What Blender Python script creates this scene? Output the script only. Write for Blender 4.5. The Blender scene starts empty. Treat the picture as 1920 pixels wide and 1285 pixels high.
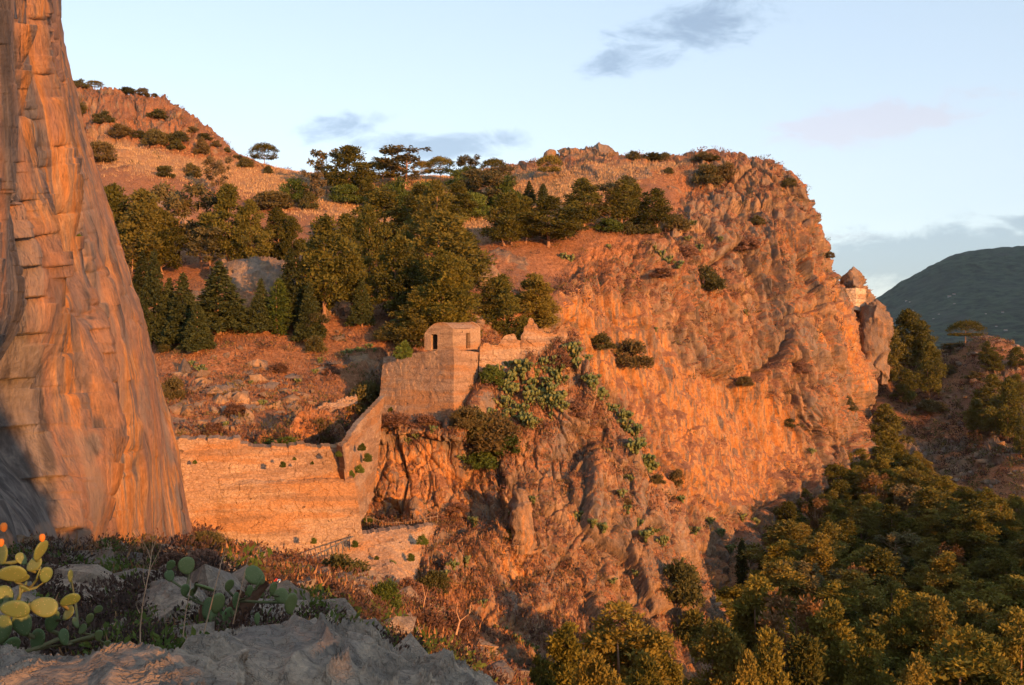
import bpy, math, random
import numpy as np
from mathutils import Vector, Matrix, Euler

# ------------------------------------------------------------------ camera, light, exposure
F = 1920 * 35.0 / 36.0
CX, CY, HOR = 960.0, 642.5, 600.0
PITCH = -math.atan((CY - HOR) / F)
SUN_AZ = math.radians(37)      # to the right of straight behind the camera
SUN_EL = math.radians(9.0)
SUN_DIR = Vector((math.sin(SUN_AZ) * math.cos(SUN_EL), -math.cos(SUN_AZ) * math.cos(SUN_EL), math.sin(SUN_EL)))

sc = bpy.context.scene
col = bpy.data.collections.new("place"); sc.collection.children.link(col)

cam_d = bpy.data.cameras.new("camera"); cam = bpy.data.objects.new("camera", cam_d); sc.collection.objects.link(cam)
cam_d.sensor_width = 36; cam_d.lens = 35; cam_d.clip_start = 0.1; cam_d.clip_end = 60000
cam.rotation_euler = (math.pi / 2 + PITCH, 0, 0)
sc.camera = cam

sc.view_settings.view_transform = 'Standard'
sc.view_settings.look = 'None'
sc.view_settings.gamma = 1
sc.view_settings.use_curve_mapping = False
sc.view_settings.exposure = 0.93

sun_d = bpy.data.lights.new("sun", 'SUN'); sun_d.energy = 5.0; sun_d.angle = math.radians(0.6); sun_d.color = (1.0, 0.425, 0.105)
sun = bpy.data.objects.new("sun", sun_d); sc.collection.objects.link(sun)
sun.rotation_euler = SUN_DIR.to_track_quat('Z', 'Y').to_euler()
sun.location = SUN_DIR * 200

sc.cycles.max_bounces = 5
sc.cycles.diffuse_bounces = 3
sc.cycles.transparent_max_bounces = 4
sc.cycles.use_adaptive_sampling = True
sc.cycles.adaptive_threshold = 0.02


class NT:
    """small helper to write node trees"""
    def __init__(s, nt):
        s.nt = nt; nt.nodes.clear()
    def n(s, t, **kw):
        nd = s.nt.nodes.new(t)
        ins = kw.pop('ins', {})
        for k, v in kw.items(): setattr(nd, k, v)
        for k, v in ins.items(): s.put(nd.inputs[k], v)
        return nd
    def put(s, sock, v):
        if isinstance(v, bpy.types.NodeSocket): s.nt.links.new(v, sock)
        elif isinstance(v, (tuple, list)) and len(v) == 3 and sock.type == 'RGBA': sock.default_value = (*v, 1)
        else: sock.default_value = v
    def math(s, op, a, b=0.0, clamp=False):
        nd = s.n('ShaderNodeMath', operation=op, use_clamp=clamp)
        s.put(nd.inputs[0], a); s.put(nd.inputs[1], b); return nd.outputs[0]
    def mix(s, f, a, b, mode='MIX'):
        nd = s.n('ShaderNodeMix', data_type='RGBA', blend_type=mode)
        s.put(nd.inputs[0], f); s.put(nd.inputs[6], a); s.put(nd.inputs[7], b); return nd.outputs[2]
    def ramp(s, f, lo, hi, a=0.0, b=1.0):
        nd = s.n('ShaderNodeMapRange', interpolation_type='SMOOTHSTEP')
        for k, v in zip((0, 1, 2, 3, 4), (f, lo, hi, a, b)): s.put(nd.inputs[k], v)
        return nd.outputs[0]
    def noise(s, vec, scale, detail=4, rough=0.6, dist=0.0):
        nd = s.n('ShaderNodeTexNoise', ins={'Scale': scale, 'Detail': detail, 'Roughness': rough, 'Distortion': dist})
        s.put(nd.inputs['Vector'], vec); return nd.outputs['Fac']
    def voro(s, vec, scale, feature='DISTANCE_TO_EDGE', out='Distance'):
        nd = s.n('ShaderNodeTexVoronoi', feature=feature, ins={'Scale': scale})
        s.put(nd.inputs['Vector'], vec); return nd.outputs[out]
    def scaled(s, vec, sx, sy, sz):
        nd = s.n('ShaderNodeVectorMath', operation='MULTIPLY')
        s.put(nd.inputs[0], vec); nd.inputs[1].default_value = (sx, sy, sz); return nd.outputs[0]
    def attr(s, name):
        return s.n('ShaderNodeAttribute', attribute_name=name).outputs['Fac']


# world: physical sky + thin clouds painted in sky directions
world = bpy.data.worlds.new("World"); sc.world = world; world.use_nodes = True
W = NT(world.node_tree)
sky = W.n('ShaderNodeTexSky', sky_type='NISHITA', sun_disc=False)
sky.sun_elevation = SUN_EL; sky.sun_rotation = math.pi - SUN_AZ; sky.altitude = 100
sky.air_density = 1.0; sky.dust_density = 0.6; sky.ozone_density = 2.0
geo = W.n('ShaderNodeTexCoord').outputs['Generated']
sep = W.n('ShaderNodeSeparateXYZ'); W.put(sep.inputs[0], geo)
# angular coordinates: u = x/y , v = z/y  (only meaningful for the half of the sky in front)
ys = W.math('MAXIMUM', sep.outputs[1], 0.05)
uu = W.math('DIVIDE', sep.outputs[0], ys); vv = W.math('DIVIDE', sep.outputs[2], ys)
cmb = W.n('ShaderNodeCombineXYZ'); W.put(cmb.inputs[0], uu); W.put(cmb.inputs[1], W.math('MULTIPLY', vv, 2.2))
n1 = W.noise(cmb.outputs[0], 11.0, 7, 0.66, 0.9)
n2 = W.noise(cmb.outputs[0], 26.0, 5, 0.6, 0.4)
nn = W.math('ADD', W.math('MULTIPLY', n1, 0.62), W.math('MULTIPLY', n2, 0.38))
nn = W.math('ADD', W.math('MULTIPLY', W.math('SUBTRACT', nn, 0.5), 1.7), 0.5)
def cloud_blob(px, py, rx, ry, slope=0.0):
    u0 = (px - CX) / F; v0 = (HOR - py) / F
    du = W.math('SUBTRACT', uu, u0)
    dv = W.math('SUBTRACT', W.math('SUBTRACT', vv, v0), W.math('MULTIPLY', du, slope))
    a = W.math('POWER', W.math('ABSOLUTE', W.math('DIVIDE', du, rx / F)), 2.0)
    b = W.math('POWER', W.math('ABSOLUTE', W.math('DIVIDE', dv, ry / F)), 2.0)
    return W.math('EXPONENT', W.math('MULTIPLY', W.math('ADD', a, b), -1.0))
def cover(blobs):
    m = None
    for b in blobs:
        v = cloud_blob(*b[:5]); v = W.math('MULTIPLY', v, b[5])
        m = v if m is None else W.math('MAXIMUM', m, v)
    return m
grey = cover([(1300, 50, 190, 75, 0.1, 1.9), (1190, 115, 130, 46, 0.1, 1.9), (1150, 90, 60, 80, 0, 1.2), (640, 240, 120, 38, 0.15, 1.9),
              (790, 275, 210, 40, 0, 1.9), (920, 265, 110, 34, 0, 1.6), (1370, 60, 120, 60, 0, .6)])
bank = cover([(1810, 476, 360, 52, 0.08, 2.0), (1900, 430, 160, 34, 0.2, 1.4), (1700, 470, 190, 30, 0, 1.5), (1930, 420, 260, 30, 0.1, .7)])
pink = cover([(1640, 232, 200, 36, 0.12, 1.6), (1530, 240, 80, 26, 0, .5), (1900, 170, 160, 40, .2, .35), (1640, 450, 200, 22, 0, .5)])
def cf(m, lo, hi, amt):
    v = W.math('ADD', nn, W.math('MULTIPLY', W.math('SUBTRACT', m, 1.0), 0.42))
    return W.math('MULTIPLY', W.ramp(v, lo, hi), W.math('MULTIPLY', W.ramp(m, 0.02, 0.4), amt))
base = W.n('ShaderNodeHueSaturation', ins={'Saturation': 0.62, 'Value': 1.0}); W.put(base.inputs['Color'], sky.outputs[0])
skyc = base.outputs[0]
SKYK = W.mix(0.6, W.mix(1.0, skyc, (1.4, 1.40, 1.55), 'MULTIPLY'), W.mix(W.ramp(vv, 0.0, 0.45), (2.28, 2.72, 2.88), (1.72, 2.34, 2.74)))
gcol = W.mix(1.0, SKYK, (0.58, 0.63, 0.69), 'MULTIPLY')
pcol = W.mix(1.0, SKYK, (1.05, 0.86, 0.84), 'MULTIPLY')
c = W.mix(cf(pink, 0.22, 0.55, 0.7), SKYK, pcol)
c = W.mix(cf(bank, 0.20, 0.62, 0.9), c, gcol)
c = W.mix(cf(grey, 0.45, 0.90, 1.0), c, gcol)
bg = W.n('ShaderNodeBackground', ins={'Strength': 0.15}); W.put(bg.inputs['Color'], c)
wo = W.n('ShaderNodeOutputWorld'); W.nt.links.new(bg.outputs[0], wo.inputs[0])

# ------------------------------------------------------------------ geometry helpers
_cp, _sp = math.cos(PITCH), math.sin(PITCH)
def P(px, py, d):
    """world point seen at photo position (px, py) at forward distance d"""
    x = (px - CX) / F * d; u = -(py - CY) / F * d
    return (x, d * _cp - u * _sp, d * _sp + u * _cp)
def project(V):
    x, y, z = V[..., 0], V[..., 1], V[..., 2]
    d = y * _cp + z * _sp; u = -y * _sp + z * _cp
    dd = np.where(d > 0.1, d, 0.1)
    return CX + x / dd * F, CY - u / dd * F, d

def hsh(ix, iy, iz, seed):
    h = (ix.astype(np.uint32) * np.uint32(374761393) + iy.astype(np.uint32) * np.uint32(668265263)
         + iz.astype(np.uint32) * np.uint32(2147483647 - 40503) + np.uint32(seed * 974711 + 12345))
    h = (h ^ (h >> np.uint32(13))) * np.uint32(1274126177)
    h = (h ^ (h >> np.uint32(15))) * np.uint32(2246822519)
    return h ^ (h >> np.uint32(16))
def h01(h, k=0):
    h = (h ^ np.uint32(k * 2654435761 % 4294967296)) * np.uint32(2654435769)
    h = h ^ (h >> np.uint32(15))
    return (h & np.uint32(0xFFFFFF)).astype(np.float32) / 16777216.0
def vnoise(p, seed=0):
    """smooth value noise in -1..1, p (N,3)"""
    f = np.floor(p); t = (p - f).astype(np.float32); i = f.astype(np.int64)
    t = t * t * t * (t * (t * 6 - 15) + 10)
    r = np.zeros(len(p), np.float32)
    for dx in (0, 1):
        wx = t[:, 0] if dx else 1 - t[:, 0]
        for dy in (0, 1):
            wy = t[:, 1] if dy else 1 - t[:, 1]
            for dz in (0, 1):
                wz = t[:, 2] if dz else 1 - t[:, 2]
                r += wx * wy * wz * h01(hsh(i[:, 0] + dx, i[:, 1] + dy, i[:, 2] + dz, seed))
    return r * 2 - 1
def fbm(p, octv=4, seed=0, gain=0.5):
    a, s, r = 1.0, 0.0, np.zeros(len(p), np.float32)
    for o in range(octv):
        r += a * vnoise(p * (2.03 ** o) + o * 17.3, seed + o); s += a; a *= gain
    return r / s
def facet(p, seed=0, tilt=1.0, step=0.5):
    """broken-rock relief: every cell is a tilted plane at its own level; also returns the distance to the nearest joint"""
    f = np.floor(p).astype(np.int64)
    b1 = np.full(len(p), 9e9, np.float32); b2 = b1.copy(); val = np.zeros(len(p), np.float32)
    for dx in (-1, 0, 1):
        for dy in (-1, 0, 1):
            for dz in (-1, 0, 1):
                cx, cy, cz = f[:, 0] + dx, f[:, 1] + dy, f[:, 2] + dz
                h = hsh(cx, cy, cz, seed)
                ex = (p[:, 0] - cx - h01(h, 1)).astype(np.float32)
                ey = (p[:, 1] - cy - h01(h, 2)).astype(np.float32)
                ez = (p[:, 2] - cz - h01(h, 3)).astype(np.float32)
                d = ex * ex + ey * ey + ez * ez
                v = tilt * (ex * (h01(h, 4) - .5) + ey * (h01(h, 5) - .5) + ez * (h01(h, 6) - .5)) * 2 + step * (h01(h, 7) * 2 - 1)
                m = d < b1
                b2 = np.where(m, b1, np.minimum(b2, d)); val = np.where(m, v, val); b1 = np.where(m, d, b1)
    return val, np.sqrt(b2) - np.sqrt(b1)
def sstep(x, a, b):
    t = np.clip((x - a) / (b - a), 0, 1); return t * t * (3 - 2 * t)

def cr(Pm, ts):
    """Catmull-Rom along axis 0 of Pm (K, ..., 3) at parameters ts in 0..K-1"""
    K = len(Pm); i = np.clip(np.floor(ts).astype(int), 0, K - 2); t = (ts - i)
    sh = (-1,) + (1,) * (Pm.ndim - 1); t = t.reshape(sh)
    ext = np.concatenate([2 * Pm[:1] - Pm[1:2], Pm, 2 * Pm[-1:] - Pm[-2:-1]], 0)
    p0, p1, p2, p3 = ext[i], ext[i + 1], ext[i + 2], ext[i + 3]
    return 0.5 * ((2 * p1) + (p2 - p0) * t + (2 * p0 - 5 * p1 + 4 * p2 - p3) * t * t + (3 * p1 - p0 - 3 * p2 + p3) * t ** 3)
def lin(Pm, ts):
    K = len(Pm); i = np.clip(np.floor(ts).astype(int), 0, K - 2); t = (ts - i).reshape((-1,) + (1,) * (Pm.ndim - 1))
    return Pm[i] * (1 - t) + Pm[i + 1] * t
def par(weights, n):
    c = np.concatenate([[0], np.cumsum(np.maximum(weights, 1e-4))]); s = np.linspace(0, c[-1], n)
    return np.interp(s, c, np.arange(len(c)))
def loft(net, nu, nv, smooth=True, metric=False):
    """net[column][row] = (px, py, d); gives (nv, nu, 3) world points"""
    A = np.array(net, float)                                   # C,R,3
    X = np.array([[P(*q) for q in c] for c in net])            # world
    wu = np.sqrt(((A[1:, :, :2] - A[:-1, :, :2]) ** 2).sum(-1)).mean(1) + 6
    wv = np.sqrt(((A[:, 1:, :2] - A[:, :-1, :2]) ** 2).sum(-1)).mean(0) + 6
    if metric:
        wu = np.linalg.norm(X[1:] - X[:-1], axis=-1).mean(1); wv = np.linalg.norm(X[:, 1:] - X[:, :-1], axis=-1).mean(0)
    f = cr if smooth else lin
    G = f(X, par(wu, nu))                                      # nu,R,3
    G = f(np.swapaxes(G, 0, 1), par(wv, nv))                   # nv,nu,3
    return G
def grid_normals(G):
    du = np.gradient(G, axis=1); dv = np.gradient(G, axis=0)
    n = np.cross(du, dv); n /= np.linalg.norm(n, axis=-1, keepdims=True) + 1e-9
    c = (n * G).sum(-1, keepdims=True)                         # towards the camera side overall
    s = -np.sign(c.mean())
    return n * s
def grid_faces(nv, nu, flip=False):
    i = np.arange(nv * nu).reshape(nv, nu)
    q = np.stack([i[:-1, :-1], i[1:, :-1], i[1:, 1:], i[:-1, 1:]], -1).reshape(-1, 4)
    return q[:, ::-1] if flip else q
def new_mesh(name, V, Fq, mats=(), smooth=True, attrs=None):
    """fast mesh from numpy: V (N,3), Fq (M,k)"""
    me = bpy.data.meshes.new(name)
    V = np.asarray(V, np.float32); Fq = np.asarray(Fq, np.int32); m, k = Fq.shape
    me.vertices.add(len(V)); me.vertices.foreach_set('co', V.ravel())
    me.loops.add(m * k); me.loops.foreach_set('vertex_index', Fq.ravel())
    me.polygons.add(m); me.polygons.foreach_set('loop_start', np.arange(0, m * k, k, dtype=np.int32))
    me.polygons.foreach_set('loop_total', np.full(m, k, np.int32))
    me.polygons.foreach_set('use_smooth', np.full(m, smooth))
    me.update(calc_edges=True)
    for k_, a in (attrs or {}).items():
        at = me.attributes.new(k_, 'FLOAT', 'POINT'); at.data.foreach_set('value', np.asarray(a, np.float32))
    for mt in mats: me.materials.append(mt)
    return me
def link(name, me, parent=None, loc=None):
    o = bpy.data.objects.new(name, me); col.objects.link(o)
    if parent is not None: o.parent = parent
    if loc is not None: o.location = loc
    return o
def tag(o, label=None, cat=None, group=None, kind=None):
    for k, v in (('label', label), ('category', cat), ('group', group), ('kind', kind)):
        if v: o[k] = v
    return o

def poly_mask(px, py, poly, feather=20.0):
    """1 inside the polygon (photo pixels), fading over feather"""
    poly = np.array(poly, float); inside = np.zeros(px.shape, bool); dist = np.full(px.shape, 1e9)
    for i in range(len(poly)):
        x1, y1 = poly[i]; x2, y2 = poly[(i + 1) % len(poly)]
        cond = ((y1 > py) != (y2 > py)) & (px < (x2 - x1) * (py - y1) / (y2 - y1 + 1e-12) + x1)
        inside ^= cond
        L = (x2 - x1) ** 2 + (y2 - y1) ** 2
        t = np.clip(((px - x1) * (x2 - x1) + (py - y1) * (y2 - y1)) / L, 0, 1)
        dist = np.minimum(dist, np.hypot(px - x1 - t * (x2 - x1), py - y1 - t * (y2 - y1)))
    sd = np.where(inside, dist, -dist)
    return sstep(sd, -feather, feather)

# ------------------------------------------------------------------ materials
def mat(name):
    m = bpy.data.materials.new(name); m.use_nodes = True
    return m, NT(m.node_tree)
def finish(T, color, rough=0.9, bump=None, bstr=0.5, bdist=0.1, spec=0.15, extra=None):
    b = T.n('ShaderNodeBsdfPrincipled'); T.put(b.inputs['Base Color'], color); T.put(b.inputs['Roughness'], rough)
    b.inputs['Specular IOR Level'].default_value = spec
    if bump is not None:
        bn = T.n('ShaderNodeBump', ins={'Strength': bstr, 'Distance': bdist}); T.put(bn.inputs['Height'], bump)
        T.nt.links.new(bn.outputs[0], b.inputs['Normal'])
    o = T.n('ShaderNodeOutputMaterial'); s = b.outputs[0]
    if extra is not None:
        mx = T.n('ShaderNodeMixShader', ins={0: extra[1]}); T.nt.links.new(s, mx.inputs[1]); T.nt.links.new(extra[0], mx.inputs[2]); s = mx.outputs[0]
    T.nt.links.new(s, o.inputs[0])
    return b

def rock_material(name, k=1.0, stain_shade=0.5, a=(.26, .165, .100), b=(.145, .112, .092), c=(.36, .225, .125), bump=.7, crease=.3):
    """k scales the feature size: 1 for cliffs 100-200 m away, bigger for nearer rock"""
    m, T = mat(name)
    pos = T.n('ShaderNodeNewGeometry').outputs['Position']
    big = T.noise(pos, 0.05 * k, 4, 0.6)
    mid = T.noise(pos, 0.35 * k, 5, 0.65)
    fin = T.noise(pos, 2.4 * k, 4, 0.7)
    stv = T.scaled(pos, 1.0, 1.0, 0.12)
    st1 = T.noise(stv, 0.42 * k, 6, 0.66, 0.1)
    st2 = T.noise(stv, 1.5 * k, 4, 0.6, 0.1)
    wv = T.n('ShaderNodeVectorMath', operation='ADD'); T.put(wv.inputs[0], T.scaled(pos, 1, 1, .42)); nw = T.n('ShaderNodeTexNoise', ins={'Scale': .8 * k, 'Detail': 2.0}); T.put(nw.inputs['Vector'], pos); T.nt.links.new(nw.outputs['Color'], wv.inputs[1])
    vc = T.n('ShaderNodeSeparateColor'); T.nt.links.new(T.voro(wv.outputs[0], .55 * k, 'F1', 'Color'), vc.inputs[0])
    vc2 = T.n('ShaderNodeSeparateColor'); T.nt.links.new(T.voro(wv.outputs[0], 1.7 * k, 'F1', 'Color'), vc2.inputs[0])
    col_ = T.mix(T.ramp(mid, 0.35, 0.65), a, b)
    col_ = T.mix(T.ramp(T.math('ADD', T.math('MULTIPLY', big, .5), T.math('MULTIPLY', st1, .5)), 0.45, 0.62), col_, c)
    gp = T.noise(T.scaled(pos, 1, 1, .5), 0.13 * k, 5, .65, .3)
    col_ = T.mix(T.math('MULTIPLY', T.ramp(gp, .50, .60), .7), col_, T.mix(T.ramp(fin, .35, .65), (.25, .205, .17), (.16, .135, .12)))
    # iron-stained streaks
    of = T.math('ADD', T.attr('ochre'), T.math('MULTIPLY', T.math('SUBTRACT', st1, 0.5), 1.6), clamp=True)
    of = T.math('MULTIPLY', T.ramp(of, 0.25, 0.75), 0.92)
    oc = T.mix(T.ramp(st2, .38, .62), (.42, .175, .05), (.38, .23, .12))
    oc = T.mix(T.ramp(T.math('ADD', T.math('MULTIPLY', st1, .5), T.math('MULTIPLY', st2, .5)), .51, .57), oc, (.19, .13, .10))
    col_ = T.mix(of, col_, oc)
    # grey lichen / water stains running down
    sf = T.math('MULTIPLY', T.math('MAXIMUM', T.ramp(st2, 0.56, 0.72), T.math('MULTIPLY', T.ramp(st1, 0.54, 0.66), T.ramp(st2, .42, .55))), stain_shade)
    sf = T.math('MULTIPLY', sf, T.ramp(mid, .4, .6))
    col_ = T.mix(sf, col_, (.13, .115, .11))
    bs = T.math('ADD', T.attr('stain_shade'), T.math('MULTIPLY', T.math('SUBTRACT', st1, .5), 1.2), clamp=True)  # attribute also carries the shade painted on the near cliff
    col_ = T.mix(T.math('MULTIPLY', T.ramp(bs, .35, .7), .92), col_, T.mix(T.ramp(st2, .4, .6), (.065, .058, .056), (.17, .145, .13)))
    # soil and dry grass
    so = T.math('ADD', T.attr('soil'), T.math('MULTIPLY', T.math('SUBTRACT', mid, 0.5), 1.1), clamp=True)
    so = T.ramp(so, 0.35, 0.7)
    sc1 = T.mix(T.ramp(fin, .35, .65), (.27, .11, .048), (.34, .165, .08))
    sc1 = T.mix(T.ramp(big, .42, .6), sc1, (.23, .115, .068))
    gr = T.math('ADD', T.attr('grass'), T.math('MULTIPLY', T.math('SUBTRACT', mid, 0.5), 1.0), clamp=True)
    gc = T.mix(T.ramp(fin, .35, .65), (.40, .235, .12), (.30, .165, .085))
    sc1 = T.mix(T.ramp(gr, .35, .7), sc1, gc)
    col_ = T.mix(so, col_, sc1)
    col_ = T.mix(1.0, col_, T.mix(T.ramp(fin, .25, .75), (.72, .72, .72), (1.18, 1.15, 1.12)), 'MULTIPLY')
    cr_ = T.math('ABSOLUTE', T.math('SUBTRACT', T.noise(T.scaled(pos, 1, 1, .35), 0.9 * k, 4, .6, .15), .5))
    blk = T.math('ADD', T.math('MULTIPLY', vc.outputs[0], .6), T.math('MULTIPLY', vc2.outputs[0], .4))
    col_ = T.mix(T.math('SUBTRACT', 1.0, so), col_, T.mix(1.0, col_, T.mix(blk, (.74, .76, .80), (1.22, 1.18, 1.12)), 'MULTIPLY'))
    hgt = T.math('ADD', T.math('ADD', T.math('MULTIPLY', fin, 0.6), T.math('MULTIPLY', vc2.outputs[1], .35 if crease else .9)), T.math('MULTIPLY', T.ramp(cr_, 0.0, 0.05), crease))
    finish(T, col_, 0.92, hgt, bump, 0.35 / k)
    return m
M_ROCK = rock_material('cliff_rock', 1.0, .55)
M_BUTT = rock_material('buttress_rock', 1.5, .5)
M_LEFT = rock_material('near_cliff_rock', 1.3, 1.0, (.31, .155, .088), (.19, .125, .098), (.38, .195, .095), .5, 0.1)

def leaf_material(name, c1, c2, c3=None, trans=0.25):
    m, T = mat(name)
    t = T.attr('tint'); rnd = T.n('ShaderNodeObjectInfo').outputs['Random']
    cc = T.mix(t, c1, c2)
    k = T.math('ADD', 0.65, T.math('MULTIPLY', rnd, 0.7))
    vm = T.n('ShaderNodeVectorMath', operation='SCALE'); T.nt.links.new(cc, vm.inputs[0]); T.put(vm.inputs['Scale'], k)
    cc = vm.outputs[0]
    if c3: cc = T.mix(T.math('MULTIPLY', T.ramp(rnd, .45, 1.0), .75), cc, c3)
    tr = T.n('ShaderNodeBsdfTranslucent'); T.put(tr.inputs['Color'], cc)
    finish(T, cc, 0.75, spec=.1, extra=(tr.outputs[0], trans))
    return m
M_PINE = leaf_material('pine_needles', (.060, .066, .014), (.25, .205, .036), (.22, .16, .035))
M_PDARK = leaf_material('dark_pine_needles', (.038, .046, .012), (.175, .155, .032), (.15, .12, .03))
M_FIR = leaf_material('dark_conifer_needles', (.035, .045, .018), (.075, .085, .028))
M_EUC = leaf_material('grey_green_leaves', (.09, .085, .038), (.19, .155, .065), (.17, .12, .065))
M_BUSH = leaf_material('bush_leaves', (.06, .066, .024), (.15, .13, .045), (.14, .09, .04))
M_GREEN = leaf_material('fresh_leaves', (.06, .095, .02), (.13, .16, .035))
M_DRYB = leaf_material('dry_brush_twigs', (.13, .07, .05), (.24, .13, .085), None, .1)
M_DEAD = leaf_material('browned_needles', (.12, .065, .028), (.20, .115, .05))
def simple(name, c1, c2, scale=6, rough=.85, bstr=.5, bd=.02):
    m, T = mat(name); pos = T.n('ShaderNodeTexCoord').outputs['Object']
    n = T.noise(pos, scale, 5, .65); finish(T, T.mix(T.ramp(n, .35, .65), c1, c2), rough, n, bstr, bd); return m
M_BARK = simple('pine_bark', (.22, .12, .075), (.36, .22, .14), 5)
M_WOOD = simple('weathered_wood', (.16, .11, .08), (.26, .19, .14), 9)
m_, T_ = mat('dark_recess'); finish(T_, (.03, .025, .02)); M_DARK = m_
def masonry(name, c1=(.38, .25, .165), c2=(.28, .175, .115), scale=3.2, edge=.38, plaster=0.0):
    m, T = mat(name); pos = T.n('ShaderNodeNewGeometry').outputs['Position']
    v = T.scaled(pos, 1, 1, 1.7)
    ce = T.voro(v, scale, 'F1', 'Color'); sp = T.n('ShaderNodeSeparateColor'); T.nt.links.new(ce, sp.inputs[0])
    ed = T.ramp(T.voro(v, scale), 0.0, 0.09)
    big = T.noise(pos, .28, 5, .62); fin = T.noise(pos, 5, 5, .7)
    layer = T.noise(T.scaled(pos, .12, .12, 1.0), .55, 4, .6)
    cc = T.mix(sp.outputs[0], c1, c2)
    cc = T.mix(T.math('MULTIPLY', T.ramp(big, .42, .62), .7), cc, (.42, .29, .19))
    cc = T.mix(T.math('MULTIPLY', T.ramp(layer, .48, .58), .75), cc, (.36, .17, .065))
    lay2 = T.noise(T.scaled(pos, .10, .10, 1.0), 1.3, 3, .6)
    cc = T.mix(T.math('MULTIPLY', T.ramp(lay2, .52, .62), .55), cc, (.20, .125, .085))
    cc = T.mix(T.math('MULTIPLY', T.ramp(T.noise(pos, .9, 5, .7), .56, .72), .5), cc, (.25, .18, .14))
    cc = T.mix(T.math('MULTIPLY', T.math('SUBTRACT', 1.0, ed), edge), cc, (.22, .15, .105))
    cc = T.mix(1.0, cc, T.mix(T.ramp(fin, .3, .7), (.78, .78, .78), (1.15, 1.15, 1.15)), 'MULTIPLY')
    # put-log holes and missing stones
    hole = T.ramp(T.noise(pos, 1.9, 2, .5), .70, .76)
    cc = T.mix(T.math('MULTIPLY', hole, .75), cc, (.06, .04, .03))
    h = T.math('SUBTRACT', T.math('ADD', T.math('MULTIPLY', ed, .5), T.math('MULTIPLY', fin, .5)), hole)
    finish(T, cc, .92, h, .7, .10); return m
M_STONE = masonry('rubble_masonry')
M_STONE2 = masonry('pale_masonry', (.42, .29, .19), (.34, .225, .15), 3.4, .3)

# ------------------------------------------------------------------ terrain
LAYERS = {}
def terrain(key, name, net, nu, nv, mat_, disp, masks, smooth=True):
    G = loft(net, nu, nv, smooth)
    nv_, nu_, _ = G.shape
    px, py, _ = project(G)
    N = grid_normals(G).reshape(-1, 3); V = G.reshape(-1, 3).copy()
    px, py = px.ravel(), py.ravel()
    D = disp(V, px, py, N)
    V = V + D
    G2 = V.reshape(nv_, nu_, 3); N2 = grid_normals(G2)
    px2, py2, d2 = project(G2)
    at = masks(V, px2.ravel(), py2.ravel(), N2.reshape(-1, 3))
    flip = (np.cross(G2[1, 0] - G2[0, 0], G2[0, 1] - G2[0, 0]) * N2[0, 0]).sum() < 0
    me = new_mesh(name, V, grid_faces(nv_, nu_, flip), (mat_,), True, at)
    o = link(name, me); o['kind'] = 'structure'
    LAYERS[key] = dict(V=V, N=N2.reshape(-1, 3), px=px2.ravel().astype(np.float32), py=py2.ravel().astype(np.float32),
                       d=d2.ravel().astype(np.float32), at=at, nu=nu_, nv=nv_)
    return o
def hit(key, px, py, r=4.0):
    L = LAYERS[key]
    for k in range(60):
        m = (np.abs(L['px'] - px) < r) & (np.abs(L['py'] - py) < r)
        idx = np.nonzero(m)[0]
        if len(idx):
            j = idx[np.argmin(L['d'][idx])]
            idx = idx[L['d'][idx] < L['d'][j] * 1.03 + .3]
            j = idx[np.argmin(np.hypot(L['px'][idx] - px, L['py'][idx] - py))]
            return Vector(L['V'][j]), float(L['d'][j]), Vector(L['N'][j])
        py += 2.5; r += .5
    raise RuntimeError('no ground %s %s %s' % (key, px, py))

# --- far mountain and wide ground
def mtn_disp(V, px, py, N):
    a = fbm(V / 420, 6, 71)[:, None] * 60 + np.abs(fbm(V / 48, 4, 73))[:, None] * np.array([0, 20, 30])
    r = (1 - np.abs(fbm(V / np.array([500, 500, 900]), 4, 75)))[:, None] * 50 - 25
    return a * np.array([0, .3, .35]) + r * np.array([0, .4, .15])
mt, T = mat('far_mountain_cover')
pos = T.n('ShaderNodeNewGeometry').outputs['Position']
a1 = T.noise(pos, .008, 6, .7); a2 = T.noise(pos, .035, 5, .7); a3 = T.noise(pos, .003, 4, .6)
cc = T.mix(T.ramp(a2, .35, .65), (.010, .024, .020), (.050, .078, .048))
cc = T.mix(T.math('MULTIPLY', T.ramp(a1, .52, .66), .6), cc, (.055, .062, .055))
cc = T.mix(T.math('MULTIPLY', T.ramp(a3, .5, .7), .5), cc, (.025, .036, .034))
finish(T, cc, 1.0, a2, 1.0, 14)
M_MTN = mt
net = []
for px, sk, foot, ds in ((1480, 590, 660, 1), (1560, 600, 670, 1), (1640, 566, 680, 1), (1700, 528, 680, 1), (1760, 494, 690, 1), (1800, 478, 690, 1), (1850, 470, 690, 1),
                     (1920, 466, 690, 1), (2000, 450, 690, 1), (2200, 420, 690, 1), (2500, 400, 690, 1)):
    net.append([(px, sk + 60, 3900), (px, sk, 3000), (px, sk * .7 + foot * .3, 2500), (px, sk * .4 + foot * .6, 2000), (px, foot - 10, 1500), (px, foot + 60, 900), (px, foot + 190, 500)])
terrain('F', 'mountain', net, 420, 260, M_MTN, mtn_disp, lambda V, px, py, N: {})
# wide ground to the horizon
me = bpy.data.meshes.new('ground'); R = 5200
n = 64; vs = [(0, 0, -130)] + [(R * math.cos(i * 2 * math.pi / n), R * math.sin(i * 2 * math.pi / n), -130) for i in range(n)]
me.from_pydata(vs, [], [(0, i + 1, (i + 1) % n + 1) for i in range(n)]); me.materials.append(M_MTN)
tag(link('ground', me), kind='structure')
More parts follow.
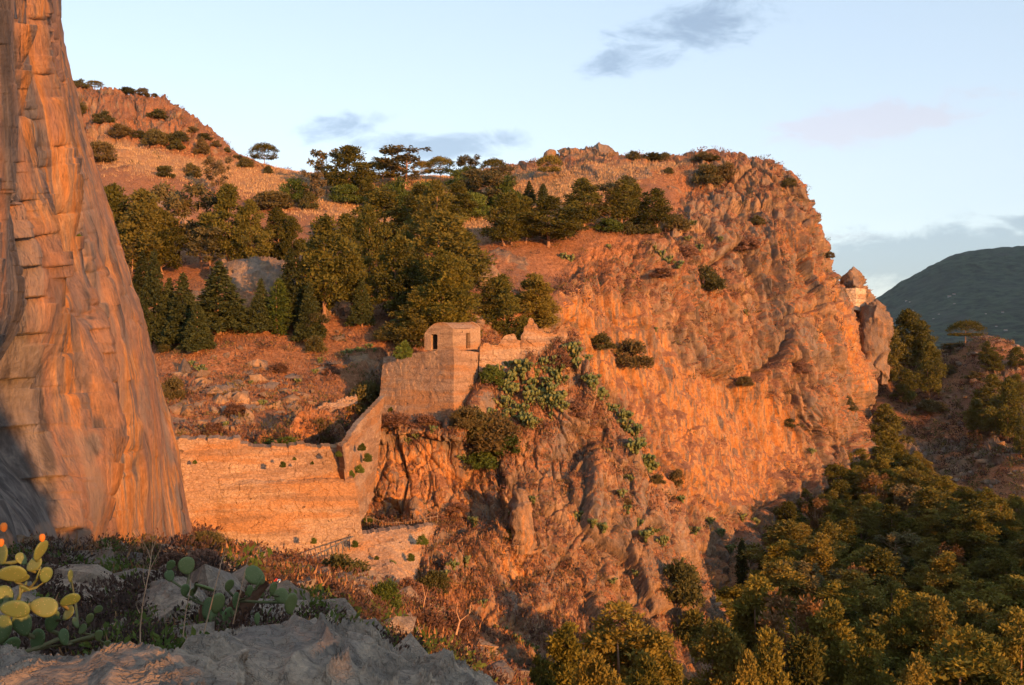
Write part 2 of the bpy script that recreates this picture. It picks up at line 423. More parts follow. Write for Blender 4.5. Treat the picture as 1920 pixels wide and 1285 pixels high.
# added unseen ridge off to the right, keeps the sun off the far mountain
def shade_ridge_mesh(name, A, B, height, width, zb, seed, nu=90, nv=30, mt=M_MTN):
    A = np.array(A, float); B = np.array(B, float); ax = (B - A); L = np.linalg.norm(ax); ax /= L; pr = np.array([-ax[1], ax[0]])
    u = np.linspace(0, 1, nu); v = np.linspace(-1, 1, nv)
    U, Vv = np.meshgrid(u, v)
    prof = np.clip(1 - np.abs(Vv), 0, 1) ** .8 * np.sin(np.pi * np.clip(U, 0, 1)) ** .45
    X = A[0] + ax[0] * U * L + pr[0] * Vv * width; Y = A[1] + ax[1] * U * L + pr[1] * Vv * width
    Pn = np.stack([X, Y, X * 0], -1).reshape(-1, 3)
    Z = zb + (prof.ravel() * height) * (1 + .28 * fbm(Pn / (width * .6), 5, seed))
    V = np.stack([X.ravel(), Y.ravel(), Z], -1)
    return tag(link(name, new_mesh(name, V, grid_faces(nv, nu), (mt,))), kind='structure')
shade_ridge_mesh('hill', (1350, 350), (4400, 2300), 950, 750, -130, 5)

# --- main hill with the big cliff
MN = [
 [(40,260,430),(40,150,330),(40,250,270),(50,350,220),(60,510,168),(80,590,142),(100,690,120),(120,840,96),(120,1050,82)],
 [(200,250,420),(200,170,310),(200,265,262),(205,365,208),(215,515,162),(235,600,140),(265,700,119),(300,838,93),(300,1050,82)],
 [(320,290,400),(318,188,300),(325,290,258),(330,395,205),(340,520,160),(350,600,137),(375,700,116),(395,845,93),(395,1050,83)],
 [(440,350,390),(438,284,292),(445,345,252),(450,430,203),(458,505,162),(462,600,134),(475,700,118),(495,842,94),(495,1050,84)],
 [(560,380,380),(560,322,285),(560,368,246),(560,450,190),(560,535,157),(562,612,134),(575,700,120),(605,820,101),(605,1050,86)],
 [(700,390,380),(700,330,276),(700,385,240),(700,460,190),(700,545,154),(700,600,136),(705,670,125),(710,800,115),(700,1050,95)],
 [(850,390,380),(850,330,272),(850,385,234),(850,445,194),(850,510,163),(850,570,144),(850,640,128),(850,830,120),(850,1050,100)],
 [(960,385,380),(960,316,270),(960,372,230),(960,432,192),(960,466,176),(965,545,154),(965,610,142),(960,760,136),(960,1050,120)],
 [(1080,360,370),(1080,296,262),(1080,350,228),(1080,425,194),(1080,456,184),(1072,545,167),(1060,590,162),(1095,740,158),(1130,1200,135)],
 [(1200,355,360),(1200,297,256),(1200,355,224),(1200,428,202),(1200,455,193),(1200,550,180),(1190,620,176),(1220,780,168),(1250,1220,138)],
 [(1320,355,350),(1320,299,250),(1320,360,226),(1320,420,210),(1325,480,202),(1330,570,194),(1330,680,187),(1345,830,180),(1380,1220,148)],
 [(1410,355,345),(1410,302,246),(1412,365,229),(1418,430,217),(1430,520,208),(1440,620,201),(1450,730,197),(1450,860,192),(1460,1220,158)],
 [(1470,370,330),(1462,315,243),(1468,380,228),(1480,450,219),(1500,540,213),(1520,640,207),(1535,750,202),(1530,880,198),(1530,1220,165)],
 [(1480,420,330),(1498,356,247),(1512,402,240),(1534,455,236),(1566,530,231),(1598,640,226),(1622,760,221),(1618,900,208),(1600,1220,180)],
 [(1400,450,330),(1440,400,310),(1450,450,305),(1460,520,300),(1480,600,295),(1520,700,290),(1555,800,285),(1560,900,275),(1560,1220,250)],
]
OCHRE_M = [[(1040,560),(1120,555),(1220,565),(1260,640),(1290,700),(1480,760),(1510,860),(1430,940),(1320,950),(1230,860),(1160,740),(1060,640)]]
GRASS_M = [[(170,240),(330,290),(460,300),(560,325),(700,335),(960,318),(1200,300),(1330,305),(1190,330),(1080,400),(960,420),(840,440),(560,400),(430,350),(300,330),(180,310)]]
SLOPE_M = [[(100,250),(340,280),(450,300),(960,318),(1200,298),(1300,305),(1260,400),(1230,440),(1090,480),(1030,560),(950,640),(720,650),(640,780),(480,830),(300,850),(100,800)]]
def m_disp(V, px, py, N):
    slope = poly_mask(px, py, SLOPE_M[0], 25)
    och = poly_mask(px, py, OCHRE_M[0], 25)
    crag = poly_mask(px, py, [(100,150),(200,165),(300,172),(350,225),(380,255),(330,262),(250,235),(140,215)], 12)
    cliff = np.maximum(1 - slope, crag)
    W_ = V + fbm(V / 14, 2, 3)[:, None] * 1.6; W_[:, 0] += .22 * V[:, 2]; W_[:, 1] *= .4
    f1, e1 = facet(W_ / np.array([11, 11, 19]), 11, 1.0, .8)
    f2, e2 = facet(W_ / np.array([4.2, 4.2, 7.5]), 12, 1.0, .7)
    f3, e3 = facet((V + fbm(V / 2, 2, 9)[:, None] * .6) / np.array([1.5, 1.5, 2.4]), 13, 1.0, .6)
    f4, e4 = facet((W_ + fbm(V / 6, 2, 17)[:, None] * 1.2) / np.array([3.2, 3.2, 19]), 14, .6, 1.0)
    f5, e5 = facet((W_ + fbm(V / 3, 2, 18)[:, None] * .5) / np.array([1.3, 1.3, 7.5]), 15, .6, 1.0)
    rg_ = 1 - np.abs(fbm(W_ * np.array([.16, .16, .028]), 4, 19)) * 2
    soften = .35 + .65 * sstep(py, 330, 430)
    lump = fbm(V / 22, 4, 21)
    smooth = 1 - .72 * och
    outc = np.clip(sstep(fbm(V / 9, 4, 31) - .12 * sstep(py, 540, 640), .20, .38), 0, 1)     # outcrops on the slopes
    a = cliff + (1 - cliff) * .30 * outc
    d = soften * (f1 * 1.9 + f2 * .75 * smooth) * cliff * (1 - .45 * och) + (f3 * .62) * a * smooth + f2 * .7 * (1 - cliff) * outc
    d += (f4 * 1.15 + f5 * .42 * (1 - .3 * och) - np.exp(-e4 / .06) * 1.0 - np.exp(-e5 / .07) * .3 + rg_ * 1.6) * cliff * (1 - .35 * och) * soften + lump * 2.6 * cliff + fbm(V / 14, 5, 33) * 1.3 * (1 - cliff) + fbm(V / 1.6, 3, 35) * .12
    d -= (np.exp(-e2 / .06) * .5 + np.exp(-e1 / .035) * 1.6) * cliff * smooth
    # vertical flutes on the stained face
    vz = V * np.array([.5, .5, .05]); d += (fbm(vz, 4, 41) * 1.5) * och
    D = N * d[:, None]
    D[:, 2] += crag * np.clip(fbm(V / 14, 4, 43), -.5, 1) * 3
    top = sstep(py, 420, 330) * 0
    return D
def m_mask(V, px, py, N):
    up = N[:, 2]
    slope = poly_mask(px, py, SLOPE_M[0], 25)
    crag = poly_mask(px, py, [(100,150),(200,165),(300,172),(350,225),(380,255),(330,262),(250,235),(140,215)], 14)
    och = poly_mask(px, py, OCHRE_M[0], 22)
    outc = sstep(fbm(V / 9, 4, 31) - .12 * sstep(py, 540, 640), .20, .38)
    nz = fbm(V / 7, 4, 51)
    lk = V.copy(); lk[:, 0] += .22 * V[:, 2]
    soil = slope * (1.15 - .80 * outc) * (1 - .8 * crag) + (1 - slope) * sstep(up + nz * .2, .30, .62) * .9
    soil += .38 * poly_mask(px, py, [(1030,470),(1330,440),(1470,640),(1480,760),(1300,640),(1100,560),(1030,540)], 30) * (1 - outc * .6)
    grass = poly_mask(px, py, GRASS_M[0], 25) * .85
    och2 = och * .68 + .55 * (1 - slope) * sstep(fbm(lk * np.array([.11, .11, .045]), 4, 57), -.05, .3) + .30 * poly_mask(px, py, [(1300,600),(1450,560),(1660,640),(1640,800),(1500,900),(1300,780)], 40)
    och2 += .65 * poly_mask(px, py, [(485,832),(560,790),(660,755),(672,770),(640,800),(560,832)], 8)
    return dict(soil=np.clip(soil, 0, 1), grass=grass * (1 - crag), ochre=np.clip(och2 * (1 - crag), 0, 1), stain_shade=np.clip(crag * .42 + .28 * (1 - slope) * sstep(px, 1260, 1400) * sstep(py, 640, 500) + .5 * (1 - slope) * sstep(fbm(lk * np.array([.2, .2, .03]) + 5, 4, 61), .15, .35), 0, 1))
terrain('M', 'hill', MN, 1150, 540, M_ROCK, m_disp, m_mask)

# --- rock buttress under the fort
BN = [
 [(520,815,135),(560,835,104),(575,880,98),(590,930,94),(600,985,90),(600,1012,86),(590,1090,78),(560,1230,66)],
 [(640,790,135),(650,832,104.5),(655,880,101),(655,930,98),(660,982,94),(655,1000,89),(645,1080,80),(640,1230,66)],
 [(700,745,135),(698,796,105.5),(700,850,102.5),(700,915,100),(705,976,96),(700,990,90),(700,1070,82),(700,1230,67)],
 [(780,700,135),(780,788,104.5),(782,832,102.5),(782,895,100),(785,966,97),(785,984,92),(780,1075,84),(780,1240,68)],
 [(860,670,135),(865,782,103.8),(872,850,102.5),(885,910,100),(890,972,96),(885,1010,91),(880,1090,85),(890,1260,72)],
 [(930,645,130),(925,700,112),(938,780,107),(950,870,102),(960,945,97),(960,1020,92),(965,1110,87),(980,1290,76)],
 [(1000,640,128),(1005,668,113),(1020,760,108),(1040,860,103),(1050,950,98),(1060,1040,93),(1060,1130,88),(1060,1300,79)],
 [(1040,635,128),(1055,645,114),(1085,740,110),(1120,850,105),(1140,950,101),(1155,1050,96),(1160,1150,91),(1160,1310,82)],
 [(1060,640,130),(1082,650,119),(1145,745,115),(1205,855,111),(1255,960,107),(1300,1060,103),(1345,1150,99),(1360,1320,90)],
 [(1040,680,150),(1060,700,148),(1110,800,146),(1170,900,142),(1220,1000,138),(1270,1100,132),(1320,1190,125),(1340,1340,110)],
]
def b_disp(V, px, py, N):
    W_ = V + fbm(V / 6, 2, 103)[:, None] * 1.4; W_[:, 0] += .18 * V[:, 2]; W_[:, 1] *= .5
    f1, e1 = facet(W_ / np.array([6, 6, 11]), 111, 1.0, .7)
    f2, e2 = facet(W_ / np.array([2.3, 2.3, 3.8]), 112, 1.0, .7)
    f3, e3 = facet((V + fbm(V, 2, 109)[:, None] * .3) / np.array([.8, .8, 1.2]), 113, 1.0, .6)
    f4, e4 = facet((W_ + fbm(V / 3, 2, 107)[:, None] * .5) / np.array([1.6, 1.6, 8]), 114, .6, 1.0)
    f5, e5 = facet(W_ / np.array([.7, .7, 3.2]), 115, .6, 1.0)
    veg = poly_mask(px, py, [(900,670),(1060,640),(1120,760),(1060,830),(960,820),(900,900),(840,800),(850,760)], 25)
    path = poly_mask(px, py, [(600,972),(850,960),(880,985),(700,1010),(590,1040)], 8)
    face = poly_mask(px, py, [(690,835),(860,835),(870,960),(690,965)], 15)
    k = (1 - .45 * veg) * (1 - .9 * path) * (1 - .35 * face)
    d = (f1 * .8 + f2 * .32 + f3 * .09 + f4 * .6 + f5 * .18 - np.exp(-e4 / .06) * .45) * k + fbm(V / 11, 4, 121) * 1.8 * (1 - path)
    d -= (np.exp(-e1 / .04) * .6 + np.exp(-e2 / .06) * .22) * k
    d += fbm(V / 1.2, 3, 123) * .08
    # deep vertical clefts in the face below the tower
    for cx, w_, dp in ((757, 2.5, 1.0), (800, 3, .3), (845, 4, .4), (930, 5, .6)):
        d -= dp * np.exp(-((px - cx - 6 * np.sin(py / 23.0)) / w_) ** 2) * poly_mask(px, py, [(680,840),(960,840),(960,975),(690,975)], 12)
    return N * d[:, None]
def b_mask(V, px, py, N):
    nz = fbm(V / 3, 4, 131)
    veg = poly_mask(px, py, [(890,670),(1060,640),(1130,760),(1180,900),(1060,830),(960,830),(900,900),(840,800),(850,760)], 25)
    low = poly_mask(px, py, [(560,1040),(760,1060),(900,1090),(900,1240),(560,1240)], 25)
    soil = sstep(N[:, 2] + nz * .22, .45, .75) * .75 + veg * .5 * sstep(nz, -.4, .3) + low * .6
    och = poly_mask(px, py, [(690,830),(870,830),(880,970),(690,975)], 18) * .62 + .35 * poly_mask(px, py, [(930,1020),(1060,980),(1150,1120),(1090,1200),(960,1170)], 30)
    och += .55 * sstep(fbm(V / np.array([5, 5, 11]), 4, 133), -.1, .25)
    return dict(soil=np.clip(soil, 0, 1), grass=np.zeros(len(V)), ochre=np.clip(och, 0, 1))
terrain('B', 'terrain', BN, 620, 620, M_BUTT, b_disp, b_mask)

# --- right ridge and the wooded valley
RN = [
 [(1420,760,340),(1450,760,300),(1460,830,265),(1440,920,230),(1400,980,195),(1340,1080,160),(1200,1235,125),(1020,1350,95),(860,1500,70)],
 [(1540,720,340),(1560,700,300),(1570,790,262),(1550,890,228),(1520,970,196),(1470,1075,162),(1400,1210,126),(1250,1370,92),(1150,1520,68)],
 [(1620,700,350),(1640,672,278),(1640,755,252),(1630,850,226),(1620,955,196),(1590,1075,162),(1560,1210,127),(1500,1420,90),(1450,1720,62)],
 [(1720,700,350),(1720,672,285),(1720,745,256),(1720,835,229),(1720,940,200),(1715,1060,165),(1700,1200,130),(1690,1410,90),(1680,1720,60)],
 [(1790,690,350),(1790,650,287),(1795,730,252),(1800,825,226),(1805,930,198),(1810,1050,164),(1830,1190,129),(1860,1400,90),(1900,1700,60)],
 [(1840,680,340),(1845,634,278),(1850,725,244),(1860,820,218),(1880,925,190),(1900,1045,158),(1940,1185,124),(2000,1390,88),(2100,1700,60)],
 [(1910,690,330),(1915,652,268),(1930,745,236),(1950,830,210),(1980,930,182),(2020,1040,152),(2080,1180,118),(2180,1380,84),(2300,1700,58)],
 [(2050,700,320),(2060,690,255),(2080,760,225),(2110,840,200),(2150,930,170),(2200,1030,140),(2280,1150,108),(2400,1330,78),(2600,1600,54)],
 [(2300,760,300),(2350,800,230),(2400,880,200),(2450,960,175),(2500,1050,150),(2600,1180,120),(2700,1330,92),(2900,1600,66),(3200,1900,46)],
]
def r_disp(V, px, py, N):
    W_ = V + fbm(V / 7, 3, 203)[:, None] * 2
    f2, e2 = facet(W_ / np.array([4, 4, 6]), 212, 1.0, .6)
    f3, e3 = facet(V / np.array([1.6, 1.6, 2.2]), 213, 1.0, .6)
    outc = sstep(fbm(V / 14, 4, 231), .0, .25)
    up_ = sstep(py, 980, 860)
    d = (f2 * 1.1 + f3 * .4) * (outc * up_ + .1) + fbm(V / 18, 4, 221) * 2.4
    return N * d[:, None]
def r_mask(V, px, py, N):
    outc = sstep(fbm(V / 14, 4, 231), .0, .25); nz = fbm(V / 5, 4, 251)
    return dict(soil=np.clip(1.0 - .95 * outc + nz * .3, 0, 1), grass=sstep(fbm(V / 20, 3, 253), 0, .5) * .35, ochre=np.zeros(len(V)))
terrain('R', 'valley_terrain', RN, 420, 420, M_ROCK, r_disp, r_mask)

# --- near cliff on the left
def lcol(base):
    return base
LN = [
 [(-1500,-2600,9),(-1500,-1200,8.5),(-1500,-600,8),(-1500,0,7.5),(-1500,400,7),(-1500,700,7),(-1500,900,7),(-1500,1060,7),(-1500,1250,7)],
 [(-300,-900,13),(-300,-400,12.6),(-300,0,12.2),(-300,250,12),(-300,450,11.6),(-300,640,11.5),(-300,800,11.3),(-300,960,11),(-300,1100,11)],
 [(-20,-700,18),(-15,-300,17.5),(-10,0,17),(-5,200,16.5),(0,400,16),(5,600,15.6),(5,760,15.4),(5,930,15),(5,1080,14.5)],
 [(35,-650,25),(40,-300,24.5),(48,0,24),(55,200,23.2),(62,400,22.5),(75,600,21.6),(85,780,21),(95,950,20.5),(95,1080,20)],
 [(70,-600,34),(75,-300,33.5),(82,0,33),(92,180,32),(115,380,31),(145,600,30),(160,790,29),(170,990,28),(170,1080,27.5)],
 [(90,-600,44),(95,-300,43),(100,0,42),(112,150,41.6),(150,360,41),(205,600,40),(225,800,39),(245,1010,38),(250,1090,37)],
 [(85,-600,53),(95,-300,52),(108,0,51),(124,110,50.5),(180,345,50),(250,590,49),(290,760,50),(335,1000,51),(345,1100,51)],
 [(80,-600,60),(92,-300,59),(105,0,58),(122,140,57.5),(186,370,57),(262,610,56),(318,830,58),(360,1015,60),(368,1100,60)],
 [(40,-600,85),(50,-300,85),(60,0,85),(85,150,86),(150,350,86),(235,620,86),(300,840,86),(330,1030,86),(330,1100,86)],
]
def l_disp(V, px, py, N):
    S = np.array([1, 1, .33])
    W_ = V + fbm(V / 9, 2, 303)[:, None] * .7; W_[:, 1] += .16 * V[:, 2]; W_[:, 0] *= .03
    f1, e1 = facet(W_ / np.array([4.0, 4.6, 34]), 311, .8, .5)
    f2, e2 = facet(W_ / np.array([1.8, 2.1, 13]), 312, .7, .4)
    f3, e3 = facet(W_ / np.array([.7, .9, 5]), 313, 1.3, .3)
    f6, e6 = facet((V * np.array([.05, 1, 1]) + fbm(V / 6, 2, 308)[:, None]) / np.array([5, 5, 9]), 316, 1.6, .1)
    rib = 1 - np.abs(fbm(V * np.array([.55, .25, .07]) + 3, 4, 321))
    rib2 = 1 - np.abs(fbm(V * np.array([1.4, .7, .16]), 3, 323))
    sh = V[:, 2] * .8 + V[:, 1] * .35 + fbm(V / 5, 3, 361) * 2.5
    dg = np.abs((sh / 6.5) % 1 - .5) * 6.5
    near = sstep(V[:, 1], 10, 30) * .6 + .4
    edge_ = 1 - .75 * sstep(px - np.interp(py, [0, 110, 345, 590, 760, 1000], [108, 124, 180, 250, 290, 335]), -75, -20)
    d = (f1 * .75 + f2 * .30 + f3 * .05 + f6 * .12) * edge_ - np.exp(-e2 / .02) * .14 * sstep(fbm(V / 4, 3, 367), 0, .3) + fbm(V / np.array([7, 7, 14]), 4, 325) * 1.5 * edge_ + (rib - .7) * .6 + (rib2 - .7) * .03
    d -= np.exp(-dg / .08) * .22 * sstep(fbm(V / 4, 3, 365), -.15, .2)
    d -= np.exp(-e1 / .02) * .25 * sstep(fbm(V / 5, 3, 331), .1, .4)
    # a hollow with an overhang at its head low on the near end, and the bulging pillar beside it
    d -= 1.9 * np.exp(-(((px - 75) / 55) ** 2 + ((py - 800) / 150) ** 2))
    d -= 1.0 * np.exp(-(((px - 185) / 10) ** 2 + ((py - 900) / 130) ** 2))
    d += 1.1 * np.exp(-(((px - 150) / 28) ** 2 + ((py - 780) / 260) ** 2))
    return N * (d * near)[:, None]
def l_mask(V, px, py, N):
    n1 = fbm(V * np.array([.6, .35, .1]), 4, 341)
    och = sstep(n1, -.1, .35) * .8 + .15
    st = .55 * sstep(fbm(V * np.array([.3, .5, .07]) + 9, 4, 371), .12, .3) + .85 * np.exp(-(((px - 8 - .03 * py) / 22) ** 2)) + .9 * poly_mask(px, py, [(-80, 620), (50, 600), (85, 690), (105, 860), (95, 980), (-80, 1000)], 26) + .7 * np.exp(-(((px - 150 - .09 * (py - 400)) / 9) ** 2)) * sstep(py, 380, 460) * sstep(py, 700, 600)  # polygon term paints shade into the lower left; the rest are stain streaks
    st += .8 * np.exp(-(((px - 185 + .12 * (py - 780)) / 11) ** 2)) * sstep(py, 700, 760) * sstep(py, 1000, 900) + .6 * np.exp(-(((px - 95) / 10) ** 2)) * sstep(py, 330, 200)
    och += .5 * np.exp(-(((px - 235) / 45) ** 2 + ((py - 930) / 110) ** 2)) + .7 * np.exp(-(((px - 250) / 16) ** 2 + ((py - 690) / 45) ** 2))
    return dict(soil=np.zeros(len(V)), grass=np.zeros(len(V)), ochre=np.clip(och * (1 - .7 * np.clip(st, 0, 1)), 0, 1), stain_shade=np.clip(st, 0, 1))
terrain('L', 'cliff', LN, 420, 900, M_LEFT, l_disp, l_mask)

# --- near slope falling from the camera to the foot of the walls
GD = [1.0, 3.0, 5.0, 7.5, 11, 18, 30, 48, 66, 84]
GP = {
 -900: [2600, 1700, 1400, 1230, 1090, 1040, 1010, 1000, 990, 980],
 -100: [2400, 1560, 1320, 1205, 1110, 1065, 1035, 1015, 1005, 995],
 100:  [2400, 1500, 1290, 1195, 1115, 1070, 1038, 1020, 1008, 998],
 300:  [2400, 1480, 1290, 1200, 1125, 1085, 1045, 1028, 1012, 1000],
 430:  [2400, 1480, 1300, 1205, 1140, 1105, 1075, 1055, 1045, 1035],
 600:  [2400, 1500, 1320, 1230, 1175, 1145, 1120, 1100, 1080, 1062],
 750:  [2450, 1540, 1380, 1290, 1240, 1205, 1180, 1160, 1140, 1120],
 900:  [2500, 1650, 1480, 1400, 1350, 1310, 1280, 1250, 1235, 1225],
 1050: [2600, 1800, 1650, 1580, 1530, 1480, 1430, 1390, 1360, 1350],
 1300: [2700, 2000, 1900, 1850, 1800, 1750, 1700, 1650, 1550, 1480],
 2600: [2800, 2300, 2200, 2100, 2050, 2000, 1900, 1800, 1700, 1600],
}
GN = [[(px, py, d) for d, py in zip(GD, ys_)][::-1] for px, ys_ in GP.items()]
def g_disp(V, px, py, N):
    dd = V[:, 1]
    a = sstep(dd, 3, 30)
    f2, e2 = facet((V + fbm(V, 2, 403)[:, None] * .5) / 1.7, 412, 1, .5)
    outc = sstep(fbm(V / 5, 3, 431), .0, .3)
    d = fbm(V / 6, 4, 421) * (.15 + .9 * a) + f2 * outc * (.08 + .45 * a) + fbm(V / .7, 3, 425) * .06
    D = np.zeros_like(V); D[:, 2] = d
    return D
def g_mask(V, px, py, N):
    outc = sstep(fbm(V / 5, 3, 431), .0, .3)
    return dict(soil=np.clip(1 - outc * .8, 0, 1), grass=sstep(fbm(V / 4, 3, 433), 0, .5) * .5, ochre=np.zeros(len(V)))
terrain('G', 'near_slope', GN, 420, 420, rock_material('near_slope_rock', 4, .4), g_disp, g_mask)
# added unseen rib behind the viewpoint: shades the foreground, its gap lets sun through
def sun_blocker_rib():
    SA = Vector((math.cos(SUN_AZ), math.sin(SUN_AZ), 0)); DA = Vector((math.sin(SUN_AZ), -math.cos(SUN_AZ), 0))
    ss = np.linspace(-4.5, 5.3, 150); zz = np.linspace(0, 1, 90)
    top = 4.1 + .35 * np.sin(ss * 2.1) - 2.2 * sstep(ss, 3.6, 5.3) + .2 * np.sin(ss * 7)
    V = []
    for off in (0, 1.3):
        for z in zz:
            for s_, t_ in zip(ss, top):
                q = SA * float(s_) + DA * (9 + off * .9 + .3 * math.sin(float(s_) * 3)); V.append((q.x, q.y, -6 + (t_ + 6) * z))
    V = np.array(V); V[:, :2] += (facet(V / 1.1, 61, 1, .5)[0] * .12)[:, None]
    n = 150 * 90; idx = np.arange(n).reshape(90, 150); fs = []
    S2, Z2 = np.meshgrid(ss, zz); ZZ = -6 + (top[None] + 6) * Z2
    hole = (S2 > .40 + .06 * np.sin(ZZ * 9)) & (S2 < 1.22 + .05 * np.sin(ZZ * 7)) & (ZZ > .12) & (ZZ < 1.35)
    hole |= (np.hypot((S2 - 1.95) / .09, (ZZ - .62) / .12) < 1)
    for a in range(89):
        for b in range(149):
            if hole[a, b]: continue
            fs.append((idx[a, b], idx[a, b + 1], idx[a + 1, b + 1], idx[a + 1, b])); fs.append(tuple(n + i for i in fs[-1][::-1]))
    for b in range(149): fs.append((idx[89, b], idx[89, b + 1], n + idx[89, b + 1], n + idx[89, b]))
    for a in range(89):
        fs.append((idx[a, 149], n + idx[a, 149], n + idx[a + 1, 149], idx[a + 1, 149]))
    z_ = np.zeros(len(V)); tag(link('hill', new_mesh('hill', V, np.array(fs), (M_LEFT,), True, dict(soil=z_, ochre=z_, grass=z_))), kind='structure')  # this one is the added sun blocker, not a real hill
sun_blocker_rib()
# ------------------------------------------------------------------ masonry pieces
def slab(name, net, nu, nv, back, mt, disp=.06, holes=(), parent=None, rough_top=0.0, seed=0, smooth=False):
    """a wall: the face is lofted from net[column][row]=(px,py,d) (top row first), 'back' is its thickness vector; holes=(u0,u1,v0,v1) in 0..1"""
    A = np.array([[P(*q) for q in c] for c in net])
    AP = np.array(net, float)
    tu = par(np.sqrt(((AP[1:, :, :2] - AP[:-1, :, :2]) ** 2).sum(-1)).max(1), nu)
    tv = par(np.sqrt(((AP[:, 1:, :2] - AP[:, :-1, :2]) ** 2).sum(-1)).max(0), nv)
    G = lin(np.swapaxes(lin(A, tu), 0, 1), tv)                   # nv,nu,3
    N = grid_normals(G)
    Q = G.reshape(-1, 3)
    f1, e1 = facet(Q / .55, 500 + seed, .5, .6)
    amp = (f1 * disp + fbm(Q / 1.6, 4, 510 + seed) * disp * 1.6 + fbm(Q / 6, 3, 517 + seed) * disp * 2.5).reshape(nv, nu, 1)
    G = G + N * amp
    if rough_top:
        tz = (facet(Q / .7, 530 + seed, .3, 1)[0].reshape(nv, nu)) * rough_top
        w = np.linspace(1, 0, nv)[:, None] ** 6
        G[..., 2] += tz * w
    B = G + np.array(back)
    keep = np.ones((nv - 1, nu - 1), bool)
    cu = (np.arange(nu - 1) + .5) / (nu - 1); cv = (np.arange(nv - 1) + .5) / (nv - 1)
    for u0, u1, v0, v1 in holes:
        keep[np.ix_((cv > v0) & (cv < v1), (cu > u0) & (cu < u1))] = False
    n = nu * nv; V = np.concatenate([G.reshape(-1, 3), B.reshape(-1, 3)])
    ix = lambda r, c, b: (r * nu + c) + (n if b else 0)
    fs = []
    K = np.pad(keep, 1)
    for r in range(nv - 1):
        for c in range(nu - 1):
            if not keep[r, c]: continue
            fs.append((ix(r, c, 0), ix(r + 1, c, 0), ix(r + 1, c + 1, 0), ix(r, c + 1, 0)))
            fs.append((ix(r, c, 1), ix(r, c + 1, 1), ix(r + 1, c + 1, 1), ix(r + 1, c, 1)))
            if not K[r, c + 1]: fs.append((ix(r, c, 0), ix(r, c + 1, 0), ix(r, c + 1, 1), ix(r, c, 1)))
            if not K[r + 2, c + 1]: fs.append((ix(r + 1, c, 0), ix(r + 1, c, 1), ix(r + 1, c + 1, 1), ix(r + 1, c + 1, 0)))
            if not K[r + 1, c]: fs.append((ix(r, c, 0), ix(r, c, 1), ix(r + 1, c, 1), ix(r + 1, c, 0)))
            if not K[r + 1, c + 2]: fs.append((ix(r, c + 1, 0), ix(r + 1, c + 1, 0), ix(r + 1, c + 1, 1), ix(r, c + 1, 1)))
    me = new_mesh(name, V, np.array(fs), (mt,), smooth)
    return link(name, me, parent)
def sub(a, b): return tuple(np.array(P(*a)) - np.array(P(*b)))
def root(name, loc, label, cat, group=None):
    o = bpy.data.objects.new(name, None); col.objects.link(o); o.location = loc
    o.empty_display_size = .5
    return tag(o, label, cat, group)
def adopt(r, *obs):
    """parent objects to r without moving them (mesh data kept in world coordinates)"""
    for o in obs:
        o.parent = r; o.matrix_parent_inverse = Matrix.Translation(r.location).inverted()
BACK = (-.25, 1.0, 0)
def bk(k): return (BACK[0] * k, BACK[1] * k, 0)

# lower rampart
rt = root('rampart', P(560, 1055, 76), 'long weathered stone rampart closing the gully beside the tall near cliff', 'rampart')
up = slab('wall', [[(px, yt, 78 + (px - 320) * .014), (px, 905, 77 + (px - 320) * .014), (px, 1040, 76 + (px - 320) * .014)]
                   for px, yt in ((322, 824), (395, 825), (447, 824), (449, 833), (463, 834), (465, 838), (540, 838), (541, 834), (572, 834), (573, 838), (640, 838), (655, 836))],
          150, 90, bk(2.2), M_STONE, .07, rough_top=.12)
lo = slab('plinth', [[(365, 905, 78.4), (368, 915, 78.2), (372, 975, 77.8), (385, 1075, 77.0)], [(420, 904, 78.5), (422, 912, 78.2), (424, 975, 77.6), (432, 1075, 76.7)], [(490, 901, 79.2), (492, 908, 78.8), (494, 980, 78.1), (496, 1075, 77.0)],
                     [(600, 900, 80.6), (601, 906, 80.2), (603, 985, 79.4), (606, 1060, 78.0)], [(662, 898, 81.5), (665, 905, 81.1), (674, 960, 80.3), (681, 1012, 79.2)]],
          150, 90, bk(2.6), M_STONE2, .07, rough_top=.05, seed=3)
adopt(rt, up, lo)
# wing wall climbing to the tower
ww = slab('wing_wall', [[(640, 838, 80.5), (645, 900, 81), (655, 985, 81)], [(652, 826, 84), (658, 900, 84), (668, 985, 84)], [(672, 795, 90), (675, 880, 89), (682, 970, 87)],
                        [(700, 765, 97), (692, 850, 95), (690, 950, 92)], [(722, 742, 103), (712, 830, 101), (700, 930, 97)]], 90, 120, (-.55, .7, 0), M_STONE, .07, rough_top=.08, seed=5)
tag(ww, 'curving masonry wing wall stepping up from the rampart to the corner tower', 'wall')
# bastion tower
rt = root('bastion', P(800, 790, 108), 'tall battered stone bastion under the small vaulted guardhouse', 'bastion')
tl = slab('wall', [[(719, 670, 111.5), (714, 720, 110.8), (706, 790, 109), (700, 850, 108)], [(760, 664, 109.6), (756, 720, 108.8), (752, 790, 107.4), (750, 850, 106.5)], [(795, 660, 108.2), (795, 720, 107.4), (795, 790, 106.2), (795, 850, 105.3)],
                   [(851, 655, 106), (851, 720, 105.3), (850, 790, 104.4), (850, 850, 103.6)]], 120, 120, (.5, 2.4, 0), M_STONE, .05, rough_top=.04, seed=7)
tr = slab('wall', [[(851, 655, 106), (851, 720, 105.3), (850, 790, 104.4), (850, 850, 103.6)], [(880, 658, 108.5), (881, 720, 108), (880, 790, 107), (878, 850, 106)],
                   [(905, 662, 112), (906, 720, 111.5), (903, 790, 110.6), (900, 850, 110)]], 60, 120, (-1.4, 2.2, 0), M_STONE, .05, rough_top=.04, seed=9)
V = [P(721, 671, 111.4), P(795, 662, 108.1), P(850, 657, 106.1), P(880, 660, 108.6), P(903, 664, 112), P(900, 664, 118), P(760, 664, 120)]
